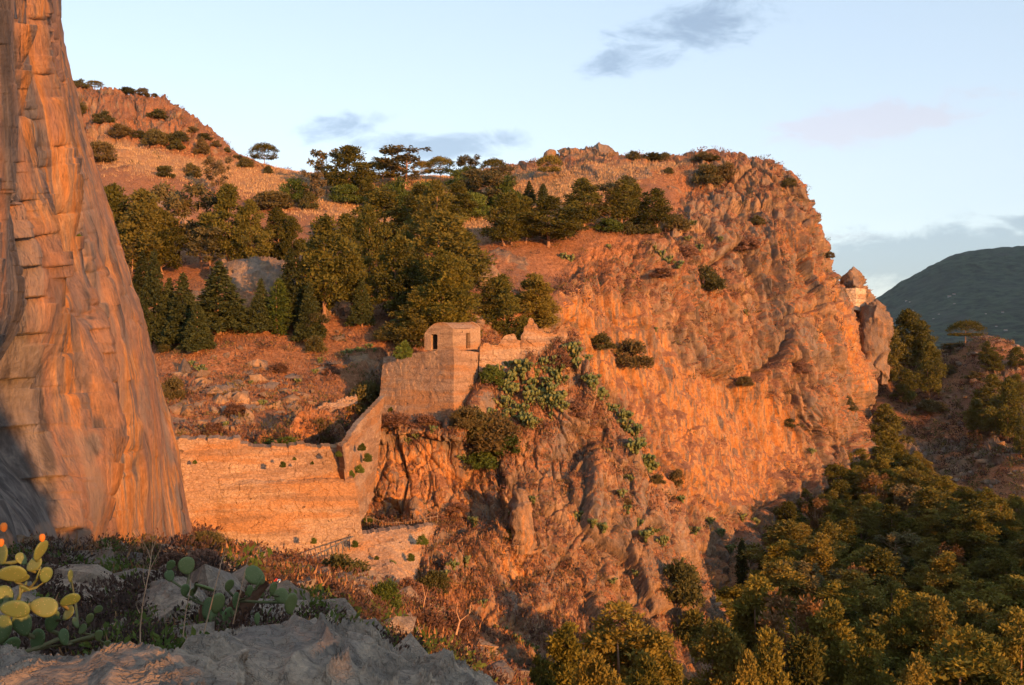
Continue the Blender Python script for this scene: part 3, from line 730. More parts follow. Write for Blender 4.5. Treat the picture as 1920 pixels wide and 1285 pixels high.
me = bpy.data.meshes.new('floor'); me.from_pydata(V, [], [tuple(range(7))]); me.materials.append(M_STONE)
fl = link('terrace', me)
adopt(rt, tl, tr, fl)
# guardhouse on the bastion
HC = np.array(P(849, 657.5, 106.4)); HL = np.array(P(796, 656, 108.0)); HR = np.array(P(904, 660, 111.8))
HL[2] = HR[2] = HC[2]
eG = (HL - HC); gw = np.linalg.norm(eG); eG /= gw; eS = np.array([eG[1], -eG[0], 0]); eS *= np.sign(eS @ (HR - HC)); sl = (HR - HC) @ eS
hw = 2.45; hr = 3.1 
def hp(a, b, z): return HC + eG * a + eS * b + np.array([0, 0, z])
rt = root('guardhouse', tuple(HC), 'small roofless-looking vaulted stone guardhouse with two narrow dark openings', 'hut')
rt['label'] = 'small vaulted stone guardhouse with two narrow openings on top of the bastion'
def grid_wall(name, p0, pu, w, top, th, holes, nu=40, nv=36, mt=M_STONE2, seed=0):
    """vertical wall from p0 along unit pu, width w, top(u)->height, thickness vector th, holes in metres (a0,a1,z0,z1)"""
    us = set(np.linspace(0, w, nu)); zs = set(np.linspace(0, 1, nv))
    us = np.array(sorted(us)); zs = np.array(sorted(zs))
    Z = np.array([[top(u) * z for u in us] for z in zs])
    G = p0 + pu * us[None, :, None] + np.stack([Z * 0, Z * 0, Z], -1)
    n = len(us) * len(zs); nu_, nv_ = len(us), len(zs)
    nrm = -np.array(th) / np.linalg.norm(th)
    Q = G.reshape(-1, 3); G = G + nrm * (facet(Q / .4, 600 + seed, .4, .5)[0] * .02 + fbm(Q / 1.2, 3, 610) * .03).reshape(nv_, nu_, 1)
    V = np.concatenate([G.reshape(-1, 3), (G + np.array(th)).reshape(-1, 3)])
    keep = np.ones((nv_ - 1, nu_ - 1), bool)
    for r in range(nv_ - 1):
        for c_ in range(nu_ - 1):
            uc = (us[c_] + us[c_ + 1]) / 2; zc = (zs[r] + zs[r + 1]) / 2 * top(uc)
            for a0, a1, z0, z1 in holes:
                if a0 < uc < a1 and z0 < zc < z1: keep[r, c_] = False
    K = np.pad(keep, 1); ix = lambda r, c_, b: r * nu_ + c_ + (n if b else 0); fs = []
    for r in range(nv_ - 1):
        for c_ in range(nu_ - 1):
            if not keep[r, c_]: continue
            fs += [(ix(r, c_, 0), ix(r, c_ + 1, 0), ix(r + 1, c_ + 1, 0), ix(r + 1, c_, 0)), (ix(r, c_, 1), ix(r + 1, c_, 1), ix(r + 1, c_ + 1, 1), ix(r, c_ + 1, 1))]
            if not K[r, c_ + 1]: fs.append((ix(r, c_, 0), ix(r, c_, 1), ix(r, c_ + 1, 1), ix(r, c_ + 1, 0)))
            if not K[r + 2, c_ + 1]: fs.append((ix(r + 1, c_, 0), ix(r + 1, c_ + 1, 0), ix(r + 1, c_ + 1, 1), ix(r + 1, c_, 1)))
            if not K[r + 1, c_]: fs.append((ix(r, c_, 0), ix(r + 1, c_, 0), ix(r + 1, c_, 1), ix(r, c_, 1)))
            if not K[r + 1, c_ + 2]: fs.append((ix(r, c_ + 1, 0), ix(r, c_ + 1, 1), ix(r + 1, c_ + 1, 1), ix(r + 1, c_ + 1, 0)))
    return link(name, new_mesh(name, V, np.array(fs), (mt,), False))
def arch(u):                                                    # gable profile: segmental vault
    x = min(max(u / gw, 0), 1)
    return 2.32 + .70 * math.sin(min(x / .42, 1) * math.pi / 2) ** .9 if x < .42 else 3.02 - 1.25 * ((x - .42) / .58) ** 2.2
th = .4
wg = grid_wall('wall', hp(0, 0, 0), eG, gw, arch, eS * th, [(gw * .53, gw * .76, .05, 1.72)], seed=1)
ws = grid_wall('wall', hp(0.002, th, 0), eS, sl - 2 * th, lambda u: 2.28 + (0.14 if sl * .58 < u < sl * .66 or u > sl * .72 else 0), eG * th, [(sl * .42, sl * .56, .1, 1.8)], 60, 36, seed=2)
wb = grid_wall('wall', hp(gw, sl, 0), -eG, gw, lambda u: arch(gw - u) + (.15 if u > gw * .7 else 0), -eS * th, [], seed=3)
wl = grid_wall('wall', hp(gw - .002, sl - th, 0), -eS, sl - 2 * th, lambda u: 1.7, -eG * th, [], seed=4)
# vault
us = np.linspace(.04, gw - .04, 20); bs = np.linspace(.05, sl - .05, 22)
G = np.array([[hp(u, b, arch(u) - .04) for u in us] for b in bs]); Q = G.reshape(-1, 3)
Q = Q + np.array([0, 0, 1]) * (fbm(Q / .8, 3, 621) * .05)[:, None]
vr = link('roof', new_mesh('roof', np.concatenate([Q, Q - [0, 0, .25]]), np.concatenate([grid_faces(22, 20), grid_faces(22, 20, True) + 440]), (M_STONE,), True))
adopt(rt, wg, ws, wb, wl, vr)
# ruined curtain wall right of the guardhouse
rw = slab('ruined_wall', [[(900, 646, 111), (898, 700, 110)], [(935, 645, 111.5), (932, 700, 110.5)], [(946, 630, 111.8), (945, 700, 110.6)], [(953, 627, 112), (952, 700, 110.6)], [(962, 625, 112), (960, 700, 110.8)], [(968, 640, 112.3), (966, 700, 111)],
                          [(976, 641, 112.5), (974, 700, 111)], [(984, 612, 112.8), (980, 700, 111.2)], [(994, 599, 113), (990, 700, 111.3)], [(1003, 604, 113), (1000, 700, 111.4)], [(1010, 618, 113.2), (1010, 705, 111.5)],
                          [(1024, 625, 113.4), (1020, 705, 111.6)], [(1044, 623, 113.7), (1038, 705, 112)], [(1052, 612, 114), (1045, 705, 112)], [(1060, 611, 114), (1052, 700, 112)], [(1063, 628, 114.3), (1058, 700, 112.5)]],
          130, 60, (.1, .9, 0), M_STONE2, .1, rough_top=.22, seed=11)
tag(rw, 'broken pale curtain wall with jagged peaks right of the guardhouse', 'ruined wall')
# wall on the crag at the far end of the big cliff
cw = slab('lookout_wall', [[(1585, 541, 243), (1590, 578, 242)], [(1604, 540, 242), (1606, 582, 241)], [(1622, 542, 243), (1618, 586, 242)], [(1626, 543, 250), (1622, 586, 249)]], 50, 40, (0, 3, 0), masonry('pale_lookout_masonry', (.62, .5, .36), (.54, .42, .3), 1.2, .2), .12, seed=13)
tag(cw, 'pale square stone wall wedged between crags at the far cliff end', 'wall')
# retaining wall under the path
rw = slab('retaining_wall', [[(560, 1072, 75), (570, 1110, 74), (590, 1150, 73)], [(600, 1052, 77), (610, 1090, 76), (620, 1140, 74)], [(650, 1022, 80), (655, 1070, 78), (660, 1130, 75)], [(680, 1003, 82), (685, 1060, 80), (690, 1120, 76)],
                             [(730, 996, 84), (735, 1050, 81), (735, 1110, 77)], [(790, 988, 87.5), (790, 1040, 85), (775, 1100, 81)], [(825, 984, 93), (815, 1030, 91), (800, 1090, 88)]], 150, 60, (-.3, 1.4, 0), M_STONE, .13, rough_top=.08, seed=15)
tag(rw, 'rough stone retaining wall carrying the path below the fence', 'retaining wall')
# low parapet along the track behind the rampart
pw = slab('parapet', [[(470, 820, 96), (468, 838, 95)], [(520, 793, 98.5), (520, 811, 97.5)], [(565, 772, 101.5), (568, 790, 100.5)], [(620, 754, 104.5), (622, 771, 103.5)], [(668, 741, 107.5), (670, 757, 106.5)]], 120, 10, (-.15, .45, 0), M_STONE, .14, rough_top=.3, seed=17)
tag(pw, 'low crumbling parapet climbing behind the rampart towards the tower', 'parapet')
# pale quarried bank under the left pines
# ------------------------------------------------------------------ fence beside the path
def tube(pts, rads, seg=7):
    """tapered tube as (V, F quads)"""
    pts = [Vector(p) for p in pts]; V, Fq = [], []
    for i, p in enumerate(pts):
        t = (pts[min(i + 1, len(pts) - 1)] - pts[max(i - 1, 0)]).normalized()
        a = t.orthogonal().normalized(); a = Vector((1, 0, 0)) if abs(t.z) > .8 else a
        a = (a - t * a.dot(t)).normalized(); b = t.cross(a)
        for k in range(seg):
            an = 2 * math.pi * k / seg; V.append(p + (a * math.cos(an) + b * math.sin(an)) * rads[i])
    for i in range(len(pts) - 1):
        for k in range(seg):
            Fq.append((i * seg + k, i * seg + (k + 1) % seg, (i + 1) * seg + (k + 1) % seg, (i + 1) * seg + k))
    return V, Fq
def tubes_mesh(name, tubes, mt, smooth=True):
    V, Fq = [], []
    for pts, rads, *s in tubes:
        v, f = tube(pts, rads, s[0] if s else 7); o = len(V); V += [tuple(x) for x in v]; Fq += [tuple(o + j for j in q) for q in f]
    return new_mesh(name, np.array(V), np.array(Fq), (mt,), smooth)
tops = [(688, 968, 91), (702, 970, 91), (716, 975, 91), (730, 978, 91), (744, 978, 91), (758, 976, 91.5), (770, 974, 91.5), (782, 972, 92), (794, 970, 92), (806, 968, 92.5), (820, 966, 93)]
fr = root('wooden_fence', P(750, 990, 91), 'rustic wooden rail fence along the path below the tower rock', 'fence')
rng = random.Random(4)
ends = []
for x, y, d in tops:
    t = Vector(P(x + rng.uniform(-2, 2), y + rng.uniform(-1, 1), d)); b = t + Vector((rng.uniform(-.06, .06), 0, -1.15)); ends.append((t, b))
    adopt(fr, link('post', tubes_mesh('post', [([b, t], [.075, .06], 6)], M_WOOD)))
for k in (.12, .55):
    for i in range(len(ends) - 1):
        a = ends[i][0].lerp(ends[i][1], k); b = ends[i + 1][0].lerp(ends[i + 1][1], k)
        adopt(fr, link('rail', tubes_mesh('rail', [([a + Vector((0, -.07, 0)), b + Vector((0, -.07, 0))], [.04, .04], 5)], M_WOOD)))
# bluish metal handrail down the steps by the wall foot
fr = root('handrail', P(520, 1075, 74), 'dark handrail with close balusters down the steps at the rampart foot', 'handrail')
m_, T_ = mat('dark_metal'); finish(T_, (.10, .11, .12), .5); M_METAL = m_
pts = [(498, 1066, 72), (515, 1068, 72.5), (532, 1066, 73), (549, 1062, 73.6), (566, 1055, 74.3), (584, 1046, 75), (602, 1036, 76), (622, 1026, 77), (642, 1016, 78), (662, 1006, 79)]
bal = []
for i in range(len(pts) - 1):
    for k in range(3):
        q = [pts[i][j] + (pts[i + 1][j] - pts[i][j]) * k / 3 for j in range(3)]; t = Vector(P(*q)); bal.append(([t, t - Vector((0, 0, .95))], [.035, .035], 5))
adopt(fr, link('rail', tubes_mesh('rail', [([P(*q) for q in pts], [.05] * len(pts), 6)], M_METAL)))
for b_ in bal[::1]:
    adopt(fr, link('baluster', tubes_mesh('baluster', [b_], M_METAL)))
# small red and white marker
m_, T_ = mat('red_paint'); finish(T_, (.55, .04, .03), .6); M_RED = m_
m_, T_ = mat('white_paint'); finish(T_, (.8, .78, .74), .6); M_WHITE = m_
def box_mesh(name, c, s, mt):
    import bmesh
    bm = bmesh.new(); bmesh.ops.create_cube(bm, size=1); bmesh.ops.scale(bm, vec=s, verts=bm.verts); bmesh.ops.translate(bm, vec=c, verts=bm.verts)
    bmesh.ops.bevel(bm, geom=bm.edges[:], offset=min(s) * .15, segments=1, affect='EDGES')
    me = bpy.data.meshes.new(name); bm.to_mesh(me); bm.free(); me.materials.append(mt); return me
g = hit('G', 519, 1100)[0]; dS = g.y
sp_ = Vector(P(519, 1090, dS - 1)); fr = root('marker_sign', tuple(sp_ - Vector((0, 0, 1.2))), 'tiny red and white marker sign in the scrub below the rampart', 'sign')
s_ = .0035 * dS
adopt(fr, link('post', tubes_mesh('post', [([sp_ - Vector((0, -.06, 1.2)), sp_ + Vector((0, .06, s_ * .3))], [.03, .03], 6)], M_WOOD)),
      link('board', box_mesh('board', sp_ + Vector((-s_ * .35, 0, s_ * .3)), (s_ * .9, .05, s_ * .9), M_RED)), link('board', box_mesh('board', sp_ + Vector((s_ * .55, 0, -s_ * .2)), (s_ * .85, .05, s_ * 1.3), M_WHITE)))

# ------------------------------------------------------------------ boulders and crags
def rock(name, net, nu, nv, mt, k=1.0, amp=1.0, seed=0, attrs=(0, 0, 0), ridge=0.0, label=None, cat='boulder', group=None):
    G = loft(net, nu, nv, True, True); N = grid_normals(G)
    for _ in range(26):
        Q = np.pad(N, ((1, 1), (1, 1), (0, 0)), 'edge'); N = (Q[:-2, 1:-1] + Q[2:, 1:-1] + Q[1:-1, :-2] + Q[1:-1, 2:] + N) / 5
    N = (N / (np.linalg.norm(N, axis=-1, keepdims=True) + 1e-6)).reshape(-1, 3); V = G.reshape(-1, 3)
    W_ = V + fbm(V * k * .8, 3, 703 + seed)[:, None] * .4 / k
    f1, e1 = facet(W_ * k * .7, 711 + seed, 1, .4); f2, e2 = facet(W_ * k * 2.1, 712 + seed, 1, .5)
    d = (f1 * .22 + f2 * .07 + fbm(V * k * 1.2, 5, 715 + seed) * .16 + fbm(V * k * 7, 3, 716 + seed) * .010) / k * amp
    d -= np.exp(-e1 / .03) * .10 / k * amp
    if cat == 'boulder':
        dg = d.reshape(G.shape[:2])
        for _ in range(8):
            Q = np.pad(dg, 1, 'edge'); dg = (Q[:-2, 1:-1] + Q[2:, 1:-1] + Q[1:-1, :-2] + Q[1:-1, 2:] + dg) / 5
        d = dg.ravel() + fbm(V * k * 5, 4, 731 + seed) * .022 / k
        cn = fbm(V * np.array([1.1, .8, 1.9]) * k + fbm(V * k * 2, 2, 733)[:, None] * .3, 4, 735 + seed)
        d -= np.exp(-np.abs(cn) / .025) * .12 / k * amp + np.exp(-np.abs(cn - .25) / .02) * .09 / k * amp
    if ridge: d += (1 - np.abs(fbm(V * np.array([.9, .7, 2.2]) * k, 3, 719 + seed))) * ridge / k
    V = V + N * d[:, None]
    nv_, nu_ = G.shape[:2]; N2 = grid_normals(V.reshape(nv_, nu_, 3)).reshape(-1, 3)
    at = {a: np.full(len(V), b) for a, b in zip(('soil', 'grass', 'ochre'), attrs)}
    o = link(name, new_mesh(name, V, grid_faces(nv_, nu_), (mt,), True, at))
    if label: tag(o, label, cat, group)
    return o
M_BOUL = rock_material('grey_limestone', 9, .5, (.30, .235, .18), (.19, .15, .12), (.38, .295, .22), .9)
def bnet(sil, dd, drop=1.0, depth=1.2, bottom=1500):
    """boulder net from a silhouette [(px,py)], distance dd; bulges towards the viewer"""
    n = len(sil); cols = []
    for i, (px, py) in enumerate(sil):
        e = 1 - abs(2 * i / (n - 1) - 1) ** 3
        d = dd + (1 - e) * .35 * depth
        cols.append([(px, bottom, d + depth * 1.3), (px, py + (bottom - py) * .25, d + depth * 1.15), (px, py + 6, d + depth * .75), (px, py, d + depth * .4), (px, py + 22, d + depth * .12),
                     (px + (px - sil[n // 2][0]) * .01, py + (bottom - py) * .3, d - .15 * e * depth), (px, py + (bottom - py) * .6, d - .25 * e * depth), (px, bottom, d - .2 * e * depth)])
    return cols
rock('boulder', bnet([(405, 1330), (415, 1275), (432, 1222), (455, 1204), (520, 1199), (600, 1202), (650, 1206), (690, 1214), (740, 1230), (790, 1245), (850, 1254), (910, 1256), (945, 1268), (962, 1295), (975, 1350)], 4.3, depth=1.5),
     460, 280, M_BOUL, 1.5, 1.0, 1, ridge=.10, label='large creased grey boulder at the bottom middle of the view', cat='boulder')
rock('boulder', bnet([(-260, 1242), (-120, 1228), (0, 1226), (60, 1228), (150, 1232), (230, 1222), (300, 1221), (380, 1222), (408, 1234), (425, 1266), (440, 1335)], 3.4, depth=1.1),
     360, 220, M_BOUL, 1.8, .45, 3, label='flat-topped boulder at the bottom left, partly glowing in the sun', cat='boulder')
rock('boulder', bnet([(90, 1260), (110, 1222), (180, 1206), (280, 1200), (370, 1192), (430, 1192), (500, 1205), (520, 1260)], 5.6, depth=1.0, bottom=1420),
     240, 120, M_BOUL, 2.0, .45, 5, label='low grey slab behind the bottom left boulder', cat='boulder')
rock('boulder', bnet([(255, 1200), (268, 1130), (300, 1106), (345, 1100), (372, 1115), (386, 1150), (395, 1205)], 8.2, depth=1.3, bottom=1330),
     160, 140, M_BOUL, 1.3, .5, 7, label='squat grey rock among the dry brush behind the low slab', cat='boulder')
rock('boulder', bnet([(440, 1190), (470, 1110), (520, 1092), (560, 1110), (600, 1150), (620, 1200)], 11, depth=1.6, bottom=1330),
     160, 140, M_BUTT, 1.0, .5, 9, (.2, 0, .2), label='reddish rock behind the small prickly pears above the big boulder', cat='boulder')
def crag(name, sil, dd, depth, bottom, k, amp, seed, label, nu=120, nv=110, mt=None, attrs=(.1, 0, .35)):
    return rock(name, bnet(sil, dd, depth=depth, bottom=bottom), nu, nv, mt or M_ROCK, k, amp, seed, attrs, label=label, cat='crag')
crag('crag', [(1568, 560), (1575, 525), (1588, 510), (1600, 497), (1612, 508), (1622, 528), (1634, 552), (1640, 580)], 246, 9, 620, .18, 1.3, 21, 'pointed rock spire above the pale wall at the far cliff end')
crag('crag', [(1612, 620), (1618, 582), (1628, 565), (1642, 560), (1655, 572), (1660, 592), (1652, 615), (1645, 650)], 236, 10, 720, .18, 1.2, 23, 'rounded rock knob just right of the pale lookout wall')
crag('crag', [(405, 540), (412, 500), (428, 490), (455, 486), (490, 487), (520, 488), (545, 492), (560, 520), (565, 560)], 150, 9, 640, .35, 1.0, 25, 'pale eroded rock bank below the left pine belt', 160, 120, M_ROCK, (.25, 0, .1))
crag('crag', [(955, 990), (958, 950), (962, 930), (970, 920), (982, 921), (990, 940), (998, 975), (1003, 1010)], 92, 3.5, 1040, .6, .8, 27, 'small pale rock pinnacle on the buttress right of the path', 90, 90, M_BUTT)
crag('crag', [(758, 985), (763, 955), (770, 938), (780, 932), (790, 940), (797, 960), (802, 985)], 93, 3, 1010, .6, .8, 29, 'leaning rock pillar standing behind the rustic fence', 80, 80, M_BUTT, (0, 0, .5))
crag('crag', [(1048, 300), (1060, 286), (1080, 279), (1100, 282), (1118, 277), (1138, 277), (1150, 286), (1158, 300)], 262, 9, 330, .2, 1.4, 31, 'grey rock outcrop crowning the plateau skyline', 140, 60)
crag('crag', [(1020, 300), (1023, 288), (1032, 283), (1042, 285), (1047, 300)], 266, 5, 325, .3, 1.0, 33, 'single rounded rock on the skyline left of the grey outcrop', 60, 50)
crag('crag', [(880, 545), (890, 508), (905, 496), (925, 500), (935, 520), (940, 560)], 152, 6, 590, .35, .8, 35, 'small pale rock face showing between the dark pines behind the guardhouse', 90, 80, M_ROCK, (.2, 0, .2))

# ------------------------------------------------------------------ vegetation meshes
def leaves(blobs, n, size, seed, shell=.33, up=.35, elong=1.6):
    """n leaf-sprays (4-gons) over a set of ellipsoid clumps (x,y,z,rx,ry,rz); returns V,F,tint"""
    rg = np.random.RandomState(seed); B = np.array(blobs, float)
    w = (B[:, 3] * B[:, 5] + B[:, 3] * B[:, 4]); w /= w.sum()
    k = rg.choice(len(B), n, p=w)
    d = rg.normal(size=(n, 3)); d[:, 2] += up * .4; d /= np.linalg.norm(d, axis=1, keepdims=True)
    r = rg.rand(n) ** shell * (1 + .16 * rg.normal(size=n))
    c = B[k, :3] + d * B[k, 3:6] * r[:, None]
    o = d + rg.normal(size=(n, 3)) * .55; o[:, 2] += up; o /= np.linalg.norm(o, axis=1, keepdims=True)   # spray direction
    s = np.cross(o, rg.normal(size=(n, 3))); s /= np.linalg.norm(s, axis=1, keepdims=True)
    L = size * (0.6 + .8 * rg.rand(n))[:, None]
    a, b = o * L * elong * .5, s * L * .38
    V = np.stack([c - a, c + b - a * .1, c + a, c - b + a * .1], 1).reshape(-1, 3)
    Fq = np.arange(4 * n).reshape(n, 4)
    bt = rg.rand(len(B))[k] * .55 + rg.rand(n) * .35 + .05
    return V, Fq, np.repeat(np.clip(bt, 0, 1), 4)
def crown_mesh(blobs, n, size, seed, mt, **kw):
    V, Fq, t = leaves(blobs, n, size, seed, **kw)
    return new_mesh('crown', V, Fq, (mt,), False, dict(tint=t))
def wood_mesh(blobs, H, seed, r0=.018, lean=.03, limbs=14, top=.9):
    rg = random.Random(seed); pts, rads = [], []
    lx, ly = rg.uniform(-lean, lean), rg.uniform(-lean, lean)
    axis = lambda z: Vector((lx * math.sin(z * 3.0) + .3 * lx * math.sin(z * 9), ly * math.sin(z * 2.6), z * H))
    for i in range(9):
        z = i / 8 * top; pts.append(axis(z)); rads.append(r0 * (1 - .85 * z / top) * (1.5 if i == 0 else 1))
    tb = [(pts, rads, 7)]
    for b in sorted(blobs, key=lambda b: -b[3])[:limbs]:
        c = Vector(b[:3]); z0 = max(.12, c.z / H - .10 - rg.random() * .08); z0 = min(z0, top * .95)
        s = axis(z0); m = s.lerp(c, .5) + Vector((0, 0, -.015)); r = r0 * (1 - .8 * z0) * .5
        tb.append(([s, m, c], [r, r * .7, r * .25], 5))
    return tubes_mesh('trunk', tb, M_BARK)

def pine_blobs(seed, width=.34, base=.22, layered=.6, nb=44, lean=.0):
    rg = random.Random(seed); bl = []
    for i in range(nb):
        z = base + (1 - base) * (i + .5) / nb
        t = (z - base) / (1 - base)
        R_ = width * (math.sin(math.pi * min(1, t * .84 + .16)) ** .75 * (1 - .35 * t)) * rg.uniform(.55, 1.15)
        a = i * 2.399 + rg.uniform(-.5, .5); q = rg.uniform(.35, 1.0)
        rr = (.062 + .05 * rg.random()) * (1 - .3 * t)
        bl.append((R_ * q * math.cos(a), R_ * q * math.sin(a), z - .02 - rr * .3, rr * 1.25, rr * 1.25, rr * (1 - layered * .45)))
    bl.append((0, 0, .955, .05, .05, .05))
    return bl
def near_blobs(seed):
    rg = random.Random(seed); bl = []; nb = 66; tips = [(0, 0, 1.0)] + [(rg.uniform(-.13, .13), rg.uniform(-.13, .13), rg.uniform(.72, .92)) for _ in range(3)]
    for i in range(nb):
        tx, ty, th_ = tips[i % 4] if i % 3 else tips[0]; z = .12 + (th_ - .14) * ((i + .5) / nb) ** .85; t = z / th_
        R_ = (.27 if th_ == 1.0 else .17) * (1 - t) ** .55 * rg.uniform(.6, 1.15) * min(1, t * 3 + .35)
        a = i * 2.399 + rg.uniform(-.5, .5); rr = (.068 + .05 * rg.random()) * (1.15 - .6 * t)
        bl.append((tx * t + R_ * math.cos(a), ty * t + R_ * math.sin(a), z, rr, rr, rr * .8))
    for tx, ty, th_ in tips: bl.append((tx, ty, th_ - .03, .03, .03, .05))
    return bl
def umb_blobs(seed, R_=.42, z0=.55):
    rg = random.Random(seed); bl = []
    for i in range(34):
        a = i * 2.399; q = math.sqrt((i + .5) / 34); rr = rg.uniform(.075, .12)
        bl.append((R_ * q * math.cos(a), R_ * q * math.sin(a), z0 + (1 - z0 - .09) * math.sqrt(max(0, 1 - q * q * .9)) + rg.uniform(-.03, .02), rr, rr, rr * .85))
        if q > .5: bl.append((R_ * q * .95 * math.cos(a + .4), R_ * q * .95 * math.sin(a + .4), z0 - .02, rr * .8, rr * .8, rr * .6))
    return bl
def cone_blobs(seed, R_=.26, base=.08, pw=.85):
    rg = random.Random(seed); bl = []
    for i in range(70):
        t = (i + .5) / 70; z = base + (1 - base) * t; a = i * 2.399 + rg.uniform(-.3, .3)
        r_ = R_ * (1 - t) ** pw * rg.uniform(.75, 1.08); rr = .022 + .07 * (1 - t)
        bl.append((r_ * .72 * math.cos(a), r_ * .72 * math.sin(a), z, rr, rr, rr * .62))
    bl.append((0, 0, .97, .012, .012, .05)); return bl
def cyp_blobs(seed, R_=.09):
    rg = random.Random(seed); bl = []
    for i in range(40):
        t = (i + .5) / 40; r_ = R_ * (math.sin(math.pi * (t * .86 + .14)) ** .6) * rg.uniform(.8, 1.1)
        a = i * 2.399; bl.append((r_ * .5 * math.cos(a), r_ * .5 * math.sin(a), .04 + .93 * t, r_ * .7 + .01, r_ * .7 + .01, .045))
    return bl
def euc_blobs(seed, R_=.26):
    rg = random.Random(seed); bl = []
    for i in range(26):
        z = rg.uniform(.35, .97); r_ = R_ * rg.uniform(.2, 1) * (1.1 - abs(z - .7)); a = rg.uniform(0, 6.28); rr = rg.uniform(.04, .085)
        bl.append((r_ * math.cos(a), r_ * math.sin(a), z, rr, rr, rr * 1.1))
    return bl
def bush_blobs(seed, R_=.42, n=22):
    rg = random.Random(seed); bl = []
    for i in range(n):
        a = i * 2.399; q = math.sqrt((i + .5) / n); rr = rg.uniform(.10, .24); q *= rg.uniform(.8, 1.2)
        bl.append((R_ * q * math.cos(a), R_ * q * math.sin(a), .12 + .68 * math.sqrt(max(0, 1 - q * q)) * rg.uniform(.6, 1.05), rr, rr, rr * .85))
        if i % 2: bl.append((R_ * q * math.cos(a) * 1.05, R_ * q * math.sin(a) * 1.05, .18, rr, rr, rr * .7))
    return bl
KINDS = {}
NAT = {}
def kind(name, cn, variants, blobf, n, size, mt, wood=True, **kw):
    lst = []
    for v in range(variants):
        bl = blobf(v)
        wd = wood_mesh(bl, 1.0, v * 7 + len(name), kw.get('r0', .016), kw.get('lean', .05), kw.get('limbs', 14), kw.get('top', .9)) if wood else None
        cm = crown_mesh(bl, n, size, 900 + v * 13 + len(KINDS) * 101, mt, **kw.get('lv', {}))
        co = np.empty(len(cm.vertices) * 3, np.float32); cm.vertices.foreach_get('co', co); co = co.reshape(-1, 3)
        NAT[cm.name] = float(np.percentile(co[:, 0], 97.5) - np.percentile(co[:, 0], 2.5))
        lst.append((cm, wd))
    KINDS[name] = (cn, lst)
kind('pine', 'pine_tree', 7, lambda v: pine_blobs(v, .34 + .03 * (v % 3), .20 + .05 * (v % 2), .6, 46), 9000, .021, M_PDARK)
kind('near', 'pine_tree', 5, lambda v: near_blobs(50 + v), 20000, .0165, M_PINE)
kind('tall', 'pine_tree', 4, lambda v: pine_blobs(20 + v, .22 + .02 * v, .34, .5, 34), 6500, .020, M_PDARK)
kind('umb', 'umbrella_pine', 4, lambda v: umb_blobs(v, .36, .48), 5000, .026, M_PINE, top=.72, limbs=18, lean=.02, lv=dict(shell=.5))
kind('cone', 'fir_tree', 5, lambda v: cone_blobs(v, .25 + .03 * (v % 2)), 9000, .022, M_FIR, limbs=0, lv=dict(up=.05))
kind('cyp', 'cypress_tree', 3, lambda v: cyp_blobs(v, .085 + .01 * v), 5000, .020, M_FIR, limbs=0, lv=dict(up=.8))
kind('lcyp', 'cypress_tree', 1, lambda v: cyp_blobs(v + 8, .11), 5000, .020, M_GREEN, limbs=0, lv=dict(up=.8))
kind('euc', 'eucalyptus_tree', 5, lambda v: euc_blobs(v), 3000, .026, M_EUC, r0=.014, limbs=22, lean=.08, lv=dict(up=-.2))
kind('dead', 'browned_pine_tree', 2, lambda v: euc_blobs(v + 20, .2), 2600, .024, M_DEAD, limbs=22)
kind('round', 'round_tree', 3, lambda v: [(b[0], b[1], b[2] * .86 + .1, b[3], b[4], b[5] * .9) for b in bush_blobs(v)], 5200, .040, M_GREEN, r0=.03, limbs=8, top=.5)
kind('bush', 'bush', 6, lambda v: bush_blobs(v), 3600, .055, M_BUSH, wood=False)
kind('gbush', 'bush', 3, lambda v: bush_blobs(10 + v), 3400, .055, M_GREEN, wood=False)
kind('dbush', 'dry_bush', 4, lambda v: bush_blobs(20 + v), 3000, .05, M_DRYB, wood=False, lv=dict(up=.6, elong=2.6))
CNT = {}
def plant(kd, base, H, W_, label, cat, group, seed=0, sink=.03):
    """one plant standing at base: a tree is an Empty with trunk and crown, a bush is one mesh"""
    cn, lst = KINDS[kd]; CNT[kd] = CNT.get(kd, 0) + 1
    rg = random.Random(CNT[kd] * 31 + seed); cm, wm = lst[CNT[kd] % len(lst)]
    nat = NAT[cm.name]
    sx = W_ / nat if W_ else H
    if wm is None:
        o = link(cn, cm); o.scale = (sx, sx, H)
    else:
        o = bpy.data.objects.new(cn, None); col.objects.link(o); o.empty_display_size = .3; o.scale = (sx, sx, H)
        link('trunk', wm, o); link('crown', cm, o)
    o.location = base - Vector((0, 0, H * sink)); o.rotation_euler = (0, 0, rg.uniform(0, 6.28))
    return tag(o, label, cat, group)
ORD = ['first', 'second', 'third', 'fourth', 'fifth', 'sixth', 'seventh', 'eighth', 'ninth', 'tenth', 'eleventh', 'twelfth', 'thirteenth', 'fourteenth', 'fifteenth', 'sixteenth',
       'seventeenth', 'eighteenth', 'nineteenth', 'twentieth'] + ['%d%s' % (i, {1: 'st', 2: 'nd', 3: 'rd'}.get(i % 10, 'th')) for i in range(21, 99)]
CAT = {'pine': 'pine tree', 'near': 'pine tree', 'tall': 'pine tree', 'umb': 'umbrella pine', 'cone': 'fir tree', 'cyp': 'cypress', 'lcyp': 'cypress', 'euc': 'tree', 'dead': 'tree', 'round': 'tree',
       'bush': 'bush', 'gbush': 'bush', 'dbush': 'bush'}
LOOK = {'pine': 'bushy dark green pine', 'near': 'full olive green pine', 'tall': 'slim tall pine', 'umb': 'round-topped umbrella pine', 'cone': 'dark conical fir', 'cyp': 'narrow dark cypress', 'lcyp': 'narrow light green cypress',
        'euc': 'airy grey-green tree', 'dead': 'thin browned pine', 'round': 'rounded fresh green tree', 'bush': 'rounded olive bush', 'gbush': 'fresh green bush', 'dbush': 'reddish dry bush'}
